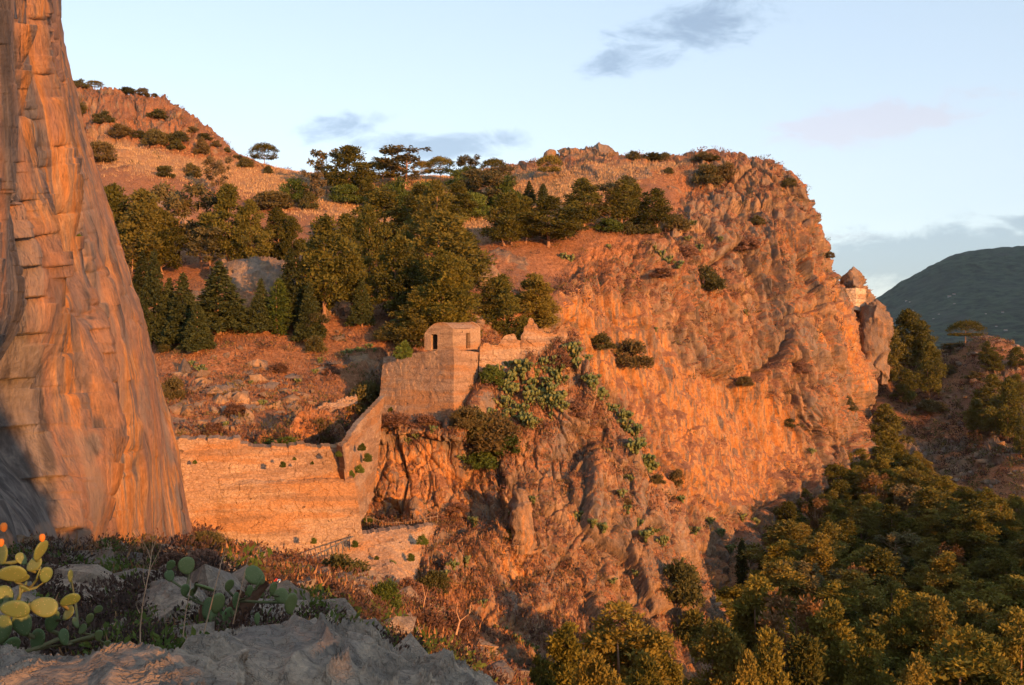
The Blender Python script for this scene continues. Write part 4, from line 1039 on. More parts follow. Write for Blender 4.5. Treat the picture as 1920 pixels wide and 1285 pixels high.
def stand(layer, items, group, where):
    """items: (kind, px, base py, top py, width px [, own label]); the rest are told apart by their place from the left"""
    items = sorted(items, key=lambda t: t[1]); n = {}; tot = {}
    for it in items: tot[it[0]] = tot.get(it[0], 0) + 1
    for it in items:
        kd, px, by, ty, w = it[:5]
        pt, d, nn_ = hit(layer, px, by)
        H = (by - ty) / F * d * 1.02; W_ = w * (.80 if kd in ('pine', 'tall', 'near') else 1) / F * d
        i = n.get(kd, 0); n[kd] = i + 1
        if len(it) > 5: lab = it[5]
        elif tot[kd] == 1: lab = '%s %s' % (LOOK[kd], where)
        else: lab = '%s %s, %s from left' % (LOOK[kd], where, ORD[i])
        plant(kd, pt, H, W_, lab, CAT[kd], group)
# --- summit and upper slope on the left
stand('M', [('bush', 150, 165, 146, 26), ('umb', 178, 166, 149, 26), ('bush', 238, 176, 162, 34), ('bush', 268, 178, 161, 22), ('bush', 290, 182, 174, 12)], 'trees along the left summit', 'on the left summit')
stand('M', [('bush', 185, 305, 255, 50), ('bush', 228, 258, 228, 44), ('bush', 195, 234, 205, 36), ('bush', 150, 214, 188, 30), ('bush', 294, 270, 234, 40), ('bush', 297, 222, 203, 34), ('bush', 334, 266, 242, 38),
            ('bush', 310, 332, 305, 28), ('bush', 362, 334, 303, 30), ('bush', 378, 290, 256, 26), ('bush', 262, 260, 243, 22), ('bush', 330, 280, 258, 28), ('bush', 360, 250, 235, 22), ('bush', 384, 262, 248, 22),
            ('bush', 405, 276, 262, 18), ('bush', 462, 314, 292, 26), ('bush', 503, 325, 309, 18), ('bush', 446, 300, 288, 20), ('bush', 425, 286, 275, 14), ('bush', 508, 394, 350, 62), ('bush', 580, 392, 350, 30)],
      'bushes on the upper left slope', 'on the upper left slope')
# --- skyline trees
stand('M', [('umb', 496, 316, 268, 44, 'lone umbrella pine standing by itself on the bare ridge'), ('euc', 612, 362, 276, 50), ('pine', 655, 376, 272, 96, 'tallest dark pine breaking the skyline'), ('umb', 716, 352, 298, 56), ('euc', 757, 358, 276, 76),
            ('umb', 790, 340, 301, 34), ('umb', 826, 342, 292, 48, 'neat umbrella pine alone in the skyline gap above the pines'), ('round', 868, 355, 305, 52), ('euc', 886, 350, 290, 46), ('umb', 926, 345, 296, 42), ('euc', 948, 366, 312, 44), ('umb', 1030, 340, 288, 40),
            ('bush', 1187, 300, 280, 24), ('bush', 1222, 302, 283, 44), ('bush', 1247, 300, 282, 18), ('bush', 1318, 302, 283, 38), ('bush', 1342, 302, 289, 18)], 'trees on the skyline', 'on the skyline')
stand('M', [('round', 556, 382, 322, 56), ('euc', 586, 392, 318, 44), ('round', 650, 384, 336, 50), ('round', 742, 396, 326, 70), ('pine', 690, 390, 330, 50), ('round', 800, 380, 330, 50), ('euc', 900, 400, 318, 60), ('euc', 927, 405, 318, 60), ('round', 946, 400, 320, 60),
            ('euc', 408, 372, 290, 44), ('bush', 1325, 345, 300, 48), ('bush', 1357, 335, 300, 40), ('bush', 1254, 326, 312, 16), ('cone', 992, 384, 339, 26), ('cyp', 1018, 386, 344, 16), ('bush', 1178, 352, 325, 36),
            ('pine', 860, 420, 340, 70), ('round', 880, 415, 345, 60)], 'trees just below the ridge', 'just below the ridge')
# --- belt of pines left
stand('M', [('pine', 215, 512, 342, 90), ('pine', 268, 516, 352, 120), ('euc', 330, 500, 338, 90), ('euc', 378, 500, 352, 84), ('pine', 428, 508, 345, 92), ('pine', 470, 505, 372, 96), ('pine', 520, 505, 388, 80),
            ('pine', 305, 515, 392, 96), ('euc', 238, 528, 450, 46), ('euc', 395, 516, 425, 60), ('pine', 546, 520, 405, 60), ('pine', 195, 470, 350, 60), ('tall', 283, 520, 372, 60), ],
      'pines of the left belt', 'in the left pine belt')
stand('M', [('cone', 290, 652, 470, 62), ('cone', 318, 645, 522, 50), ('cone', 345, 645, 512, 64), ('cone', 371, 662, 566, 52), ('cone', 412, 626, 490, 96), ('cone', 490, 622, 522, 46), ('lcyp', 524, 628, 520, 34), ('cone', 547, 615, 465, 66),
            ('cone', 580, 640, 530, 48), ('cone', 678, 612, 520, 42), ('cone', 268, 560, 470, 40)], 'conical trees below the pine belt', 'on the slope below the pale bank')
# --- central wood
stand('M', [('tall', 612, 605, 402, 112), ('pine', 690, 560, 385, 108), ('pine', 650, 520, 400, 80), ('pine', 720, 470, 352, 130), ('pine', 748, 600, 440, 120), ('pine', 818, 480, 336, 130), ('pine', 832, 570, 395, 150),
            ('pine', 872, 525, 432, 80), ('pine', 640, 560, 478, 70), ('pine', 602, 592, 490, 66), ('near', 830, 642, 468, 142, 'biggest sunlit pine rising right behind the guardhouse'), ('pine', 772, 606, 480, 90), ('pine', 782, 640, 545, 90),
            ('cone', 876, 532, 462, 44, 'small black-green fir poking out right of the central pines'), ('pine', 790, 440, 345, 80), ('tall', 660, 600, 470, 70), 
            ('pine', 590, 520, 440, 50), ('pine', 760, 560, 430, 80), ('bush', 735, 640, 600, 60), ('bush', 770, 650, 615, 50), ('euc', 590, 640, 585, 40), ('pine', 860, 590, 480, 70)], 'pines of the central wood', 'in the central wood')
stand('M', [('pine', 946, 462, 362, 84), ('pine', 985, 456, 368, 64), ('pine', 1028, 462, 368, 116), ('pine', 1062, 448, 385, 60), ('pine', 1092, 432, 333, 84), ('euc', 1130, 430, 340, 56), ('tall', 1165, 435, 336, 66), ('pine', 1190, 432, 343, 66),
            ('tall', 1231, 442, 352, 66), ('round', 1142, 438, 402, 50), ('bush', 1270, 432, 394, 46), ('tall', 960, 460, 360, 50), ('bush', 1215, 440, 410, 40)], 'pines of the terrace right of centre', 'on the right-hand terrace')
stand('M', [('pine', 942, 642, 512, 92), ('near', 1000, 618, 512, 96), ('cone', 955, 648, 560, 76), ('pine', 925, 600, 520, 60)], 'pines behind the ruined wall', 'behind the ruined wall')
# --- right ridge
stand('R', [('pine', 1702, 695, 578, 84), ('pine', 1664, 725, 604, 60), ('pine', 1742, 745, 640, 60), ('tall', 1728, 700, 600, 50), ('umb', 1811, 650, 600, 54, 'wide flat umbrella pine on the far right ridge top'), ('pine', 1850, 690, 640, 44), ('pine', 1868, 696, 655, 40),
            ('pine', 1905, 690, 648, 40), ('pine', 1890, 830, 705, 54), ('pine', 1860, 775, 700, 60), ('pine', 1832, 815, 745, 46), ('pine', 1875, 820, 740, 60), ('bush', 1795, 655, 640, 50), ('pine', 1570, 830, 738, 42), ('pine', 1562, 860, 790, 36),
            ('pine', 1660, 875, 755, 78), ('pine', 1700, 760, 690, 50), ('pine', 1905, 760, 700, 40), ('bush', 1775, 700, 680, 40), ('bush', 1700, 880, 850, 60), ('pine', 1640, 860, 790, 40), ('bush', 1830, 712, 695, 36), ('bush', 1750, 770, 745, 50), ('pine', 1915, 860, 780, 40)],
      'pines of the right ridge', 'on the right ridge')
# --- valley forest
VPOLY = np.array([(1480, 885), (1560, 850), (1640, 790), (1700, 830), (1760, 880), (1830, 910), (2100, 930), (2300, 1500), (960, 1500), (985, 1250), (1030, 1170), (1110, 1140), (1180, 1150), (1250, 1160), (1300, 1110), (1350, 1085), (1440, 1085), (1450, 1010), (1475, 960)])
rg = random.Random(77); L = LAYERS['R']; spots = []
Vx = L['V']; candi = np.nonzero((L['N'][:, 2] > .45) & (L['d'] > 92) & (L['d'] < 230) & (L['px'] > 950) & (L['px'] < 2150))[0]
rs = np.random.RandomState(5); wts = L['d'][candi].astype(float) ** 1.0; wts /= wts.sum()
candi = rs.choice(candi, 7000, replace=False, p=wts)
valley = []
for j in candi:
    p = Vx[j]; d = float(L['d'][j]); H = rg.uniform(8.5, 13) * (1.0 if d > 110 else .95)
    px, py = float(L['px'][j]), float(L['py'][j]); top = py - H / d * F
    tx = np.array([px]); tyy = np.array([top + 12])
    if poly_mask(tx, tyy, VPOLY, .5)[0] < .5: continue
    if px - CX > 1080: continue
    sp = 5.3 if d > 110 else 5.6
    if any((p[0] - q[0]) ** 2 + (p[1] - q[1]) ** 2 < sp * sp for q in spots): continue
    if top > 1330: continue
    spots.append((p[0], p[1])); valley.append((d, px, py, H, Vector(p)))
valley.sort(key=lambda t: t[0])
bands = [(0, 118, 'in the lower middle of the valley forest'), (118, 142, 'in the middle of the valley forest'),
         (142, 170, 'in the upper middle of the valley forest'), (170, 300, 'at the far edge of the valley forest')]
for lo, hi, where in bands:
    row = sorted([t for t in valley if lo <= t[0] < hi], key=lambda t: t[1]); cnt = {}
    for d, px, py, H, pt in row:
        u = rg.random(); kd = 'near' if u < .62 else 'pine' if u < .76 else 'tall' if u < .84 else 'cone' if u < .89 else 'euc' if u < .95 else 'dead'
        if kd == 'pine' and d < 100: kd = 'near'
        i = cnt.get(kd, 0); cnt[kd] = i + 1
        plant(kd, pt, H * (.9 if kd != 'cone' else .8), H * rg.uniform(.55, .74) * ({'near': 1, 'pine': 1, 'tall': .75, 'cone': .5, 'euc': .75, 'dead': .5}[kd]),
              '%s %s, %s from left' % (LOOK[kd], where, ORD[min(i, len(ORD) - 1)]), CAT[kd], 'trees of the valley forest')
print('valley trees', len(valley))
for px, top, d, w, kd, lab in [(1165, 1142, 74, 190, 'near', 'large sunlit pine where the buttress meets the valley floor'), (1062, 1182, 70, 110, 'near', 'pine just right of the big foreground boulder, lower than its neighbour'),
    (1245, 1196, 76, 90, 'near', 'small full pine right of the large pine under the buttress'), (1345, 1172, 78, 116, 'near', 'gold-tipped pine with upright plumes at the bottom edge'), (1010, 1240, 66, 90, 'near', 'pine half hidden by the big foreground boulder'),
    (1300, 1150, 92, 80, 'tall', 'slim pine rising behind the gold-tipped pine'), (1425, 1092, 96, 130, 'near', 'broad bright pine below the pencil-thin cypress'), (1495, 1120, 92, 110, 'dead', 'bare-branched browned tree among green pines'),
    (1560, 1140, 88, 116, 'near', 'bright pine right of the bare-branched tree'), (1630, 1196, 78, 140, 'near', 'golden pine in the middle of the bottom edge row'), (1510, 1200, 76, 100, 'tall', 'thin pine in shade left of the golden bottom pine'),
    (1720, 1240, 74, 110, 'near', 'low pine between the two large ones at bottom right'), (1820, 1192, 76, 200, 'near', 'widest pine at the bottom right with flat bright top'), (1905, 1150, 84, 120, 'near', 'pine at the right border of the bottom edge'),
    (1440, 1190, 74, 90, 'near', 'pine between the gold-tipped pine and the thin one'), (1755, 1130, 94, 110, 'near', 'olive pine behind the widest bottom right pine'), (1110, 1235, 62, 110, 'near', 'nearest pine at the bottom edge right of the boulder'),
    (1210, 1245, 66, 110, 'near', 'second nearest pine at the bottom edge'), (1690, 1120, 96, 90, 'near', 'medium pine behind the golden bottom pine'), (1400, 1240, 64, 90, 'near', 'low pine at the bottom edge under the broad bright one')]:
    m = (np.abs(L['px'] - px) < 25); ix_ = np.nonzero(m)[0]; j = ix_[np.argmin(np.abs(L['d'][ix_] - d))]; b_ = L['V'][j]
    tp = P(px, top, d); H = min(tp[2] - float(b_[2]), 17.0); plant(kd, Vector((tp[0], tp[1], tp[2] - H)), H * 1.03, w / F * d * 1.05, lab, CAT[kd], 'trees of the valley forest', sink=0)
stand('R', [('cyp', 1390, 1105, 1005, 18, 'dark pencil-thin cypress at the foot of the big cliff'), ('cone', 1432, 1110, 1030, 34, 'brownish conical tree right of the pencil-thin cypress')], 'conical trees at the cliff foot', 'at the cliff foot')
# --- bushes on the walls, buttress and gully
B1 = 'bushes of the gully'
stand('M', [('bush', 325, 745, 698, 40), ('bush', 686, 780, 700, 58, 'dark leafy bush in the shade left of the bastion'), ('bush', 602, 830, 780, 40), ('gbush', 505, 838, 818, 44), ('gbush', 535, 838, 816, 46), ('bush', 590, 660, 625, 34), ('dbush', 440, 780, 755, 40),
            ('dbush', 400, 815, 790, 40), ('dbush', 520, 700, 680, 36), ('dbush', 620, 700, 685, 30), ('bush', 310, 660, 640, 30)], B1, 'in the gully behind the rampart')
stand('M', [('bush', 1182, 686, 626, 66, 'large dark bush clinging to the ochre cliff face'), ('bush', 1126, 655, 620, 42), ('bush', 1396, 722, 700, 26), ('bush', 1322, 545, 495, 60), ('bush', 1268, 910, 876, 28), ('bush', 1480, 350, 330, 24), ('bush', 1555, 485, 470, 16),
            ('bush', 1480, 800, 780, 26), ('bush', 1180, 440, 410, 30), ('dbush', 1290, 480, 455, 40), ('dbush', 1400, 470, 445, 40), ('dbush', 1500, 700, 675, 36), ('dbush', 1240, 520, 500, 40), ('dbush', 1450, 560, 540, 30), ('bush', 1420, 420, 400, 26), ('bush', 1590, 770, 740, 30)],
      'bushes on the big cliff', 'on the big cliff')
stand('B', [('bush', 880, 830, 755, 76), ('bush', 925, 845, 770, 96, 'widest dark bush on the buttress under the bastion'), ('gbush', 905, 880, 838, 56), ('gbush', 958, 850, 812, 44), ('bush', 870, 800, 756, 50), ('gbush', 925, 720, 680, 44),
            ('bush', 700, 1150, 1085, 40), ('bush', 1280, 1130, 1035, 70, 'tall olive bush on the lower right flank of the buttress'), ('bush', 783, 965, 930, 36), ('dbush', 740, 800, 770, 60), ('dbush', 800, 800, 775, 50), ('bush', 1170, 950, 930, 26), ('bush', 1235, 890, 870, 26),
            ('dbush', 1050, 690, 655, 44), ('dbush', 1080, 780, 750, 40), ('gbush', 690, 985, 965, 20), ('dbush', 860, 960, 940, 36), ('bush', 815, 1110, 1060, 50), ('dbush', 770, 1130, 1080, 60), ('bush', 1190, 1230, 1180, 50), ('bush', 960, 1010, 985, 24)],
      'bushes on the buttress', 'on the rock buttress')
stand('G', [('bush', 640, 1090, 1026, 88, 'spreading olive shrub in front of the retaining wall'), ('gbush', 727, 1146, 1082, 50, 'dark green rounded bush below the retaining wall'), ('bush', 390, 1040, 985, 60), ('bush', 425, 1045, 1000, 50), ('dbush', 620, 1120, 1085, 60),
            ('dbush', 560, 1110, 1075, 60), ('dbush', 800, 1190, 1140, 70), ('dbush', 860, 1200, 1150, 60), ('dbush', 700, 1165, 1125, 60), ('dbush', 380, 1075, 1030, 70), ('dbush', 320, 1070, 1030, 60), ('bush', 280, 1050, 1015, 50),
            ('gbush', 590, 1155, 1130, 36), ('gbush', 640, 1165, 1140, 44), ('dbush', 480, 1090, 1060, 50), ('bush', 750, 1190, 1150, 50)], 'scrub on the near slope', 'on the near slope')
# tufts rooted in the masonry
k = 0; PL = {}
for px, py, d, r in sorted((( 678, 838, 86, 9), (689, 858, 89, 10), (674, 879, 86, 10), (657, 889, 83, 9), (635, 851, 79, 7), (530, 871, 77, 7), (585, 868, 77.5, 4), (552, 860, 77, 4), (365, 866, 77, 5), (588, 1014, 76, 7), (732, 768, 107, 6), (665, 1020, 78, 8),
                     (792, 1012, 84, 12), (770, 1045, 82, 9), (735, 1058, 81, 9), (706, 1046, 80, 5), (755, 655, 107.5, 20), (749, 668, 108, 7), (330, 905, 60, 10), (338, 925, 60, 9), (148, 443, 31, 6), (160, 770, 29.5, 6))):
    p = Vector(P(px, py, d - .15)); R_ = r / F * d; k += 1
    o = link('wall_plant', KINDS['gbush'][1][k % 3][0]); o.location = p - Vector((0, 0, R_ * .9)); o.scale = (R_ * 1.7, R_ * 1.3, R_ * 1.9)
    where = 'near cliff' if px < 345 else 'bastion' if py < 800 else 'rampart' if px < 600 else 'wing wall' if py < 900 else 'retaining wall'
    PL[where] = PL.get(where, 0) + 1; k2 = PL[where]
    tag(o, 'small round green plant growing out of the %s, %s from left' % (where, ORD[k2 - 1]), 'plant', 'plants rooted in walls')

# ------------------------------------------------------------------ prickly pears
def mat_pad():
    m, T = mat('prickly_pear_skin'); t = T.attr('tint'); pos = T.n('ShaderNodeTexCoord').outputs['Object']
    cc = T.mix(T.ramp(t, 0, .6), (.075, .115, .04), (.14, .155, .048)); cc = T.mix(T.ramp(t, .7, 1), cc, (.36, .26, .05))
    dots = T.ramp(T.voro(pos, 75, 'F1'), .10, .26)
    cc = T.mix(T.math('MULTIPLY', T.math('SUBTRACT', 1.0, dots), .55), cc, (.30, .25, .14))
    nz = T.noise(pos, 14, 4, .6); cc = T.mix(T.math('MULTIPLY', T.ramp(nz, .6, .75), .4), cc, (.2, .14, .06))
    finish(T, cc, .55, nz, .25, .01, spec=.3); return m
M_PAD = mat_pad()
m_, T_ = mat('fruit_skin'); finish(T_, (.55, .17, .03), .6); M_FRUIT = m_
def pad_vf(base, dirv, face, L_, Wd, th, seg=10, rings=1):
    """flattened egg-shaped pad standing on base along dirv, its flat side towards face"""
    d = Vector(dirv).normalized(); f = Vector(face); f = (f - d * f.dot(d)).normalized(); s = d.cross(f)
    c = Vector(base) + d * L_ * .5; V = []
    def ring(k, off):
        for i in range(seg):
            a = 2 * math.pi * i / seg; x = math.sin(a); y = math.cos(a); wd = Wd * .5 * (1 + .18 * y)
            V.append(c + s * x * wd * k + d * y * L_ * .5 * k + f * off)
    lv = [(.0, th * .5)] + [(r_, th * .5 * (1 - r_ ** 5) ** .5) for r_ in np.linspace(.5, .94, rings + 1)] + [(1.0, 0)]
    seq = [(k, o) for k, o in lv[1:]] + [(k, -o) for k, o in lv[1:-1][::-1]]
    V.append(c + f * th * .5)
    for k, o in seq: ring(k, o)
    V.append(c - f * th * .5)
    Fq = [(0, 0, 1 + i, 1 + (i + 1) % seg) for i in range(seg)]
    nr = len(seq)
    for r_ in range(nr - 1):
        for i in range(seg):
            a = 1 + r_ * seg; Fq.append((a + i, a + seg + i, a + seg + (i + 1) % seg, a + (i + 1) % seg))
    e = 1 + nr * seg; a = 1 + (nr - 1) * seg
    Fq += [(e, e, a + (i + 1) % seg, a + i) for i in range(seg)]
    return V, Fq
def tri_mesh(name, V, Fq, mts, attrs=None, smooth=True):
    me = bpy.data.meshes.new(name)
    fs = []
    for q in Fq:
        u = []
        for i in q:
            if i not in u: u.append(i)
        fs.append(tuple(u))
    me.from_pydata([tuple(v) for v in V], [], fs)
    me.polygons.foreach_set('use_smooth', [smooth] * len(fs))
    for k_, a in (attrs or {}).items():
        at = me.attributes.new(k_, 'FLOAT', 'POINT'); at.data.foreach_set('value', np.asarray(a, np.float32))
    for m in mts: me.materials.append(m)
    return me
def cactus_tree(seed, n0=7, depth=4, spread=.55, L0=.36):
    rg = random.Random(seed); out = []
    def grow(b, d, lev):
        L_ = L0 * rg.uniform(.75, 1.15); f = Vector((rg.uniform(-1, 1), rg.uniform(-1, .2) - .3, rg.uniform(-.2, .2)))
        out.append((b, d, f, L_, L_ * rg.uniform(.62, .8), lev)); tip = b + d * L_ * .9
        if lev < depth:
            for _ in range(rg.choice((1, 2, 2, 3))):
                dd = (d + Vector((rg.uniform(-1, 1), rg.uniform(-1, 1), rg.uniform(-.2, .6))) * spread).normalized()
                s = d.cross(f).normalized(); grow(tip + s * rg.uniform(-.1, .1), dd, lev + 1)
    for i in range(n0):
        a = rg.uniform(0, 6.28); r_ = rg.uniform(0, .3)
        grow(Vector((r_ * math.cos(a), r_ * math.sin(a), -.1)), Vector((rg.uniform(-.5, .5), rg.uniform(-.5, .5), 1)).normalized(), 1)
    return out
CACT = []
for v in range(5):
    V, Fq, tn = [], [], []; rg = random.Random(v)
    for b, d, f, L_, Wd, lev in cactus_tree(v, 6, 3):
        a, q = pad_vf(b, d, f, L_, Wd, .05, 8, 0); o = len(V); V += a; Fq += [tuple(o + i for i in x) for x in q]; tn += [rg.random() * .8] * len(a)
    CACT.append(tri_mesh('prickly_pear', V, Fq, (M_PAD,), dict(tint=tn)))
def cacti(layer, pts, group, where):
    pts = sorted(pts)
    for i, (px, py, s) in enumerate(pts):
        pt, d, nn_ = hit(layer, px, py); rg = random.Random(i + int(px))
        o = link('prickly_pear', CACT[rg.randrange(5)]); k_ = s * rg.uniform(.85, 1.2) ; o.scale = (k_, k_, k_ * rg.uniform(.8, 1.1)); o.rotation_euler = (0, 0, rg.uniform(0, 6.28)); o.location = pt - Vector((0, 0, .15))
        tag(o, 'prickly pear clump %s, %s from left' % (where, ORD[i]), 'cactus', group)
rg = random.Random(12)
top_c = [(930 + rg.uniform(-8, 8) + 24 * i % 130, 688 + 12 * i % 120 + rg.uniform(-8, 8), 1.5) for i in range(52)]
cacti('B', top_c, 'prickly pears below the ruined wall', 'on the slope below the ruined wall')
edge_c = []
for a, b in zip([(1072, 650), (1100, 690), (1120, 740), (1160, 770), (1200, 830)], [(1100, 690), (1120, 740), (1160, 770), (1200, 830), (1225, 870)]):
    for t in (0, .2, .4, .6, .8): edge_c.append((a[0] + (b[0] - a[0]) * t + rg.uniform(-14, 8), a[1] + (b[1] - a[1]) * t + rg.uniform(-6, 14), 1.55))
cacti('B', edge_c, 'prickly pears along the buttress crest', 'along the right crest of the buttress')
cacti('B', [(1085, 975, 1), (1110, 985, 1), (1130, 995, 1.1), (1165, 930, 1), (1175, 960, 1), (1195, 990, 1.1), (1210, 1010, 1.2), (1225, 1000, 1.1), (1240, 1020, 1.2), (1000, 940, .9), (1180, 900, 1), (865, 860, .9), (780, 820, 1.1), (765, 830, .9), (810, 810, .9),
            (890, 985, 1), (960, 970, .9), (1140, 850, .9), (1280, 1060, 1.1), (1290, 1100, 1.2), (870, 1060, 1.1), (850, 1065, 1), (830, 1085, 1.1), (1150, 1090, .8), (1195, 1070, .8), (1255, 1100, 1.1)], 'prickly pears on the buttress face', 'scattered on the buttress face')
cacti('M', [(1240, 480, 2.0), (1255, 490, 1.8), (1270, 500, 1.8), (1230, 470, 1.6), (1070, 490, 1.7), (1055, 485, 1.5), (1140, 470, 1.5), (1120, 540, 1.4), (1290, 450, 1.5), (1310, 470, 1.5), (1180, 500, 1.3), (1350, 450, 1.5), (1300, 420, 1.5), (1230, 620, 1), (1330, 520, 1.3), (1400, 590, 1.3)], 'prickly pears above the ochre face', 'above the ochre cliff face')
cacti('M', [(655, 665, 1), (672, 662, 1.1), (690, 655, 1.2), (645, 668, 1), (700, 660, 1), (360, 685, 1.1), (375, 695, 1), (380, 700, 1), (590, 700, .9), (560, 720, 1), (490, 760, .9), (420, 800, .9), (600, 680, 1), (740, 610, 1.3), (725, 625, 1.2), (550, 740, .9), (470, 720, .8), (340, 770, .9)],
      'prickly pears in the gully', 'in the gully behind the rampart')
cacti('M', [(1300, 1000, 1.6), (1390, 975, 1.6), (1410, 985, 1.5), (1330, 980, 1.3), (1370, 1035, 1.6), (1400, 1050, 1.5), (1280, 940, 1.2), (1520, 850, 1.4), (1350, 1005, 1.3)], 'prickly pears at the cliff foot', 'at the foot of the big cliff')
cacti('B', [(945, 1190, .9), (962, 1205, .9), (980, 1215, .9), (998, 1225, .9), (930, 1180, .8), (880, 1150, .8), (905, 1135, .7), (720, 1110, .8), (760, 1120, .9), (745, 1130, .8)], 'prickly pears low on the buttress', 'low on the buttress above the big boulder')

# --- near prickly pears, pad by pad
M_GRN = simple('green_joint', (.09, .11, .045), (.14, .12, .06), 9)
def near_cactus(rt_, pads, fruits):
    ce = [Vector(P(q_[0], q_[1], q_[2])) for q_ in pads]
    for k_, (px, py, d, ang, L_, Wd, tilt, tint) in enumerate(pads):     # woody joint to the nearest pad below
        b = ce[k_] - Vector((math.sin(ang), 0, math.cos(ang))) * L_ * .46
        low_ = [c_ for i_, c_ in enumerate(ce) if i_ != k_ and c_.z < b.z + .02]
        if not low_: continue
        t_ = min(low_, key=lambda c_: (c_ - b).length); dv_ = (t_ - b)
        if dv_.length > .45 or dv_.length < L_ * .3: continue
        adopt(rt_, link('joint', tubes_mesh('joint', [([b + Vector((0, .01, 0)), b + dv_ * .5 + Vector((0, .03, -.01)), t_ + Vector((0, .02, 0))], [L_ * .10, L_ * .09, L_ * .10], 8)], M_GRN)))
    for k_, (px, py, d, ang, L_, Wd, tilt, tint) in enumerate(pads):
        u = Vector((math.sin(ang), 0, math.cos(ang))); b = Vector(P(px, py, d)) - u * L_ * .5
        f = Vector((math.sin(tilt * 1.9 + .2), -math.cos(tilt * 1.9 + .2), .35 * math.sin(k_ * 2.3)))
        V, Fq = pad_vf(b, u, f, L_, Wd, L_ * .13, 28, 3)
        adopt(rt_, link('pad', tri_mesh('pad', V, Fq, (M_PAD,), dict(tint=[min(tint, .33)] * len(V)))))
    for px, py, d, r_ in fruits:
        V, Fq = tube([P(px, py + 1.6 * r_ / d * F, d), P(px, py + .9 * r_ / d * F, d), P(px, py - .3 * r_ / d * F, d), P(px, py - r_ / d * F, d)], [r_ * .4, r_ * .95, r_, r_ * .5], 12)
        adopt(rt_, link('fruit', tubes_mesh('fruit', [([Vector(P(px, py + 1.6 * r_ / d * F, d)), Vector(P(px, py + .9 * r_ / d * F, d)), Vector(P(px, py - .3 * r_ / d * F, d)), Vector(P(px, py - r_ / d * F, d)), Vector(P(px, py - 1.05 * r_ / d * F, d))], [r_ * .4, r_ * .95, r_, r_ * .6, .001], 12)], M_FRUIT)))
D_ = 4.7; q = D_ / F
r1 = root('prickly_pear', P(60, 1230, D_), 'near prickly pear at the left edge with sunlit yellow pads and orange fruits', 'cactus')  # higher pad tints paint in sunlit yellow; the clamp leaves a trace
pads = [(76, 1032, 4.7, .45, 48, 26, .5, .9), (64, 1058, 4.72, .9, 40, 26, -.3, .75), (22, 1076, 4.6, 1.45, 62, 36, .2, .97), (40, 1085, 4.66, 1.1, 34, 22, .6, .8), (5, 1040, 4.75, .1, 46, 30, -.4, .72), (72, 1075, 4.75, .35, 30, 18, .9, .93),
        (82, 1138, 4.6, 1.75, 58, 36, .1, .55), (28, 1142, 4.55, 1.6, 62, 34, .2, .2), (131, 1125, 4.8, 1.1, 46, 26, .3, .1), (86, 1078, 4.9, .2, 36, 24, .2, .1), (40, 1110, 4.8, .5, 50, 32, .9, .35), (128, 1150, 4.85, .7, 36, 24, -.5, .3), (98, 1165, 4.9, .2, 50, 30, .4, .05),
        (42, 1170, 4.75, -.3, 54, 34, .3, .15), (5, 1180, 4.65, .2, 60, 38, -.2, .2), (8, 1120, 4.7, -.3, 50, 34, .3, .15), (168, 1160, 5.0, .35, 26, 15, .2, .4), (184, 1143, 5.0, .9, 22, 14, .2, .25), (142, 1168, 5.0, -.4, 26, 16, .6, .45), (155, 1180, 5.0, .6, 26, 17, -.4, .3),
        (185, 1192, 5.0, .1, 26, 16, .2, .3), (120, 1195, 4.9, -.2, 38, 24, .5, .1), (70, 1200, 4.8, .3, 50, 30, -.2, .1), (132, 1080, 5.2, 0, 30, 12, .4, .2), (40, 1048, 4.85, -.6, 30, 20, .5, .5), (46, 1103, 4.62, 2.0, 26, 10, 1.2, .3), (200, 1210, 5.0, .4, 24, 15, .3, .4), (20, 1215, 4.6, .4, 50, 30, .3, .1)]
near_cactus(r1, [(a, b, d, an, L_ * q * .9, w * q * 1.0, t, tn) for a, b, d, an, L_, w, t, tn in pads], [(79, 1007, 4.68, .014), (7, 987, 4.7, .016), (2, 1016, 4.7, .014)])
D_ = 7.2; q = D_ / F
r2 = root('prickly_pear', P(430, 1200, D_), 'middle prickly pear with drooping brown trunk just above the big boulder', 'cactus')
pads = [(350, 1061, 7.3, -.2, 34, 26, .2, .35), (347, 1107, 7.2, .1, 24, 14, .2, .15), (362, 1110, 7.2, .3, 18, 16, .5, .25), (385, 1102, 7.1, 1.9, 40, 13, .9, .6), (408, 1132, 7.1, .1, 40, 24, .3, .5), (430, 1098, 7.2, .3, 24, 16, .3, .3), (443, 1128, 7.2, 0, 36, 14, .4, .1),
        (478, 1080, 7.2, -.9, 44, 26, .3, .35), (468, 1108, 7.1, .1, 22, 11, .3, .15), (486, 1092, 7.2, .5, 30, 18, .8, .3), (545, 1132, 7.0, .15, 40, 22, .3, .5), (528, 1118, 7.1, -.5, 30, 22, .2, .45), (512, 1104, 7.0, .2, 26, 14, .4, .25), (405, 1165, 7.1, -.2, 46, 30, .3, .2),
        (390, 1140, 7.2, .4, 40, 26, -.4, .1), (425, 1160, 7.1, .2, 44, 26, .5, .05), (318, 1080, 7.5, -.3, 24, 16, .3, .1), (320, 1060, 7.5, .4, 22, 14, .3, .2), (340, 1178, 7.0, 1.3, 26, 12, .3, .5), (325, 1180, 7.0, .9, 18, 12, .3, .6), (482, 1160, 6.2, 0, 20, 9, .3, .1)]
near_cactus(r2, [(a, b, d, an, L_ * q, w * q * 1.2, t, tn) for a, b, d, an, L_, w, t, tn in pads], [(502, 1068, 7.1, .016)])
M_TRK = simple('old_cactus_bark', (.10, .045, .028), (.17, .09, .055), 9)
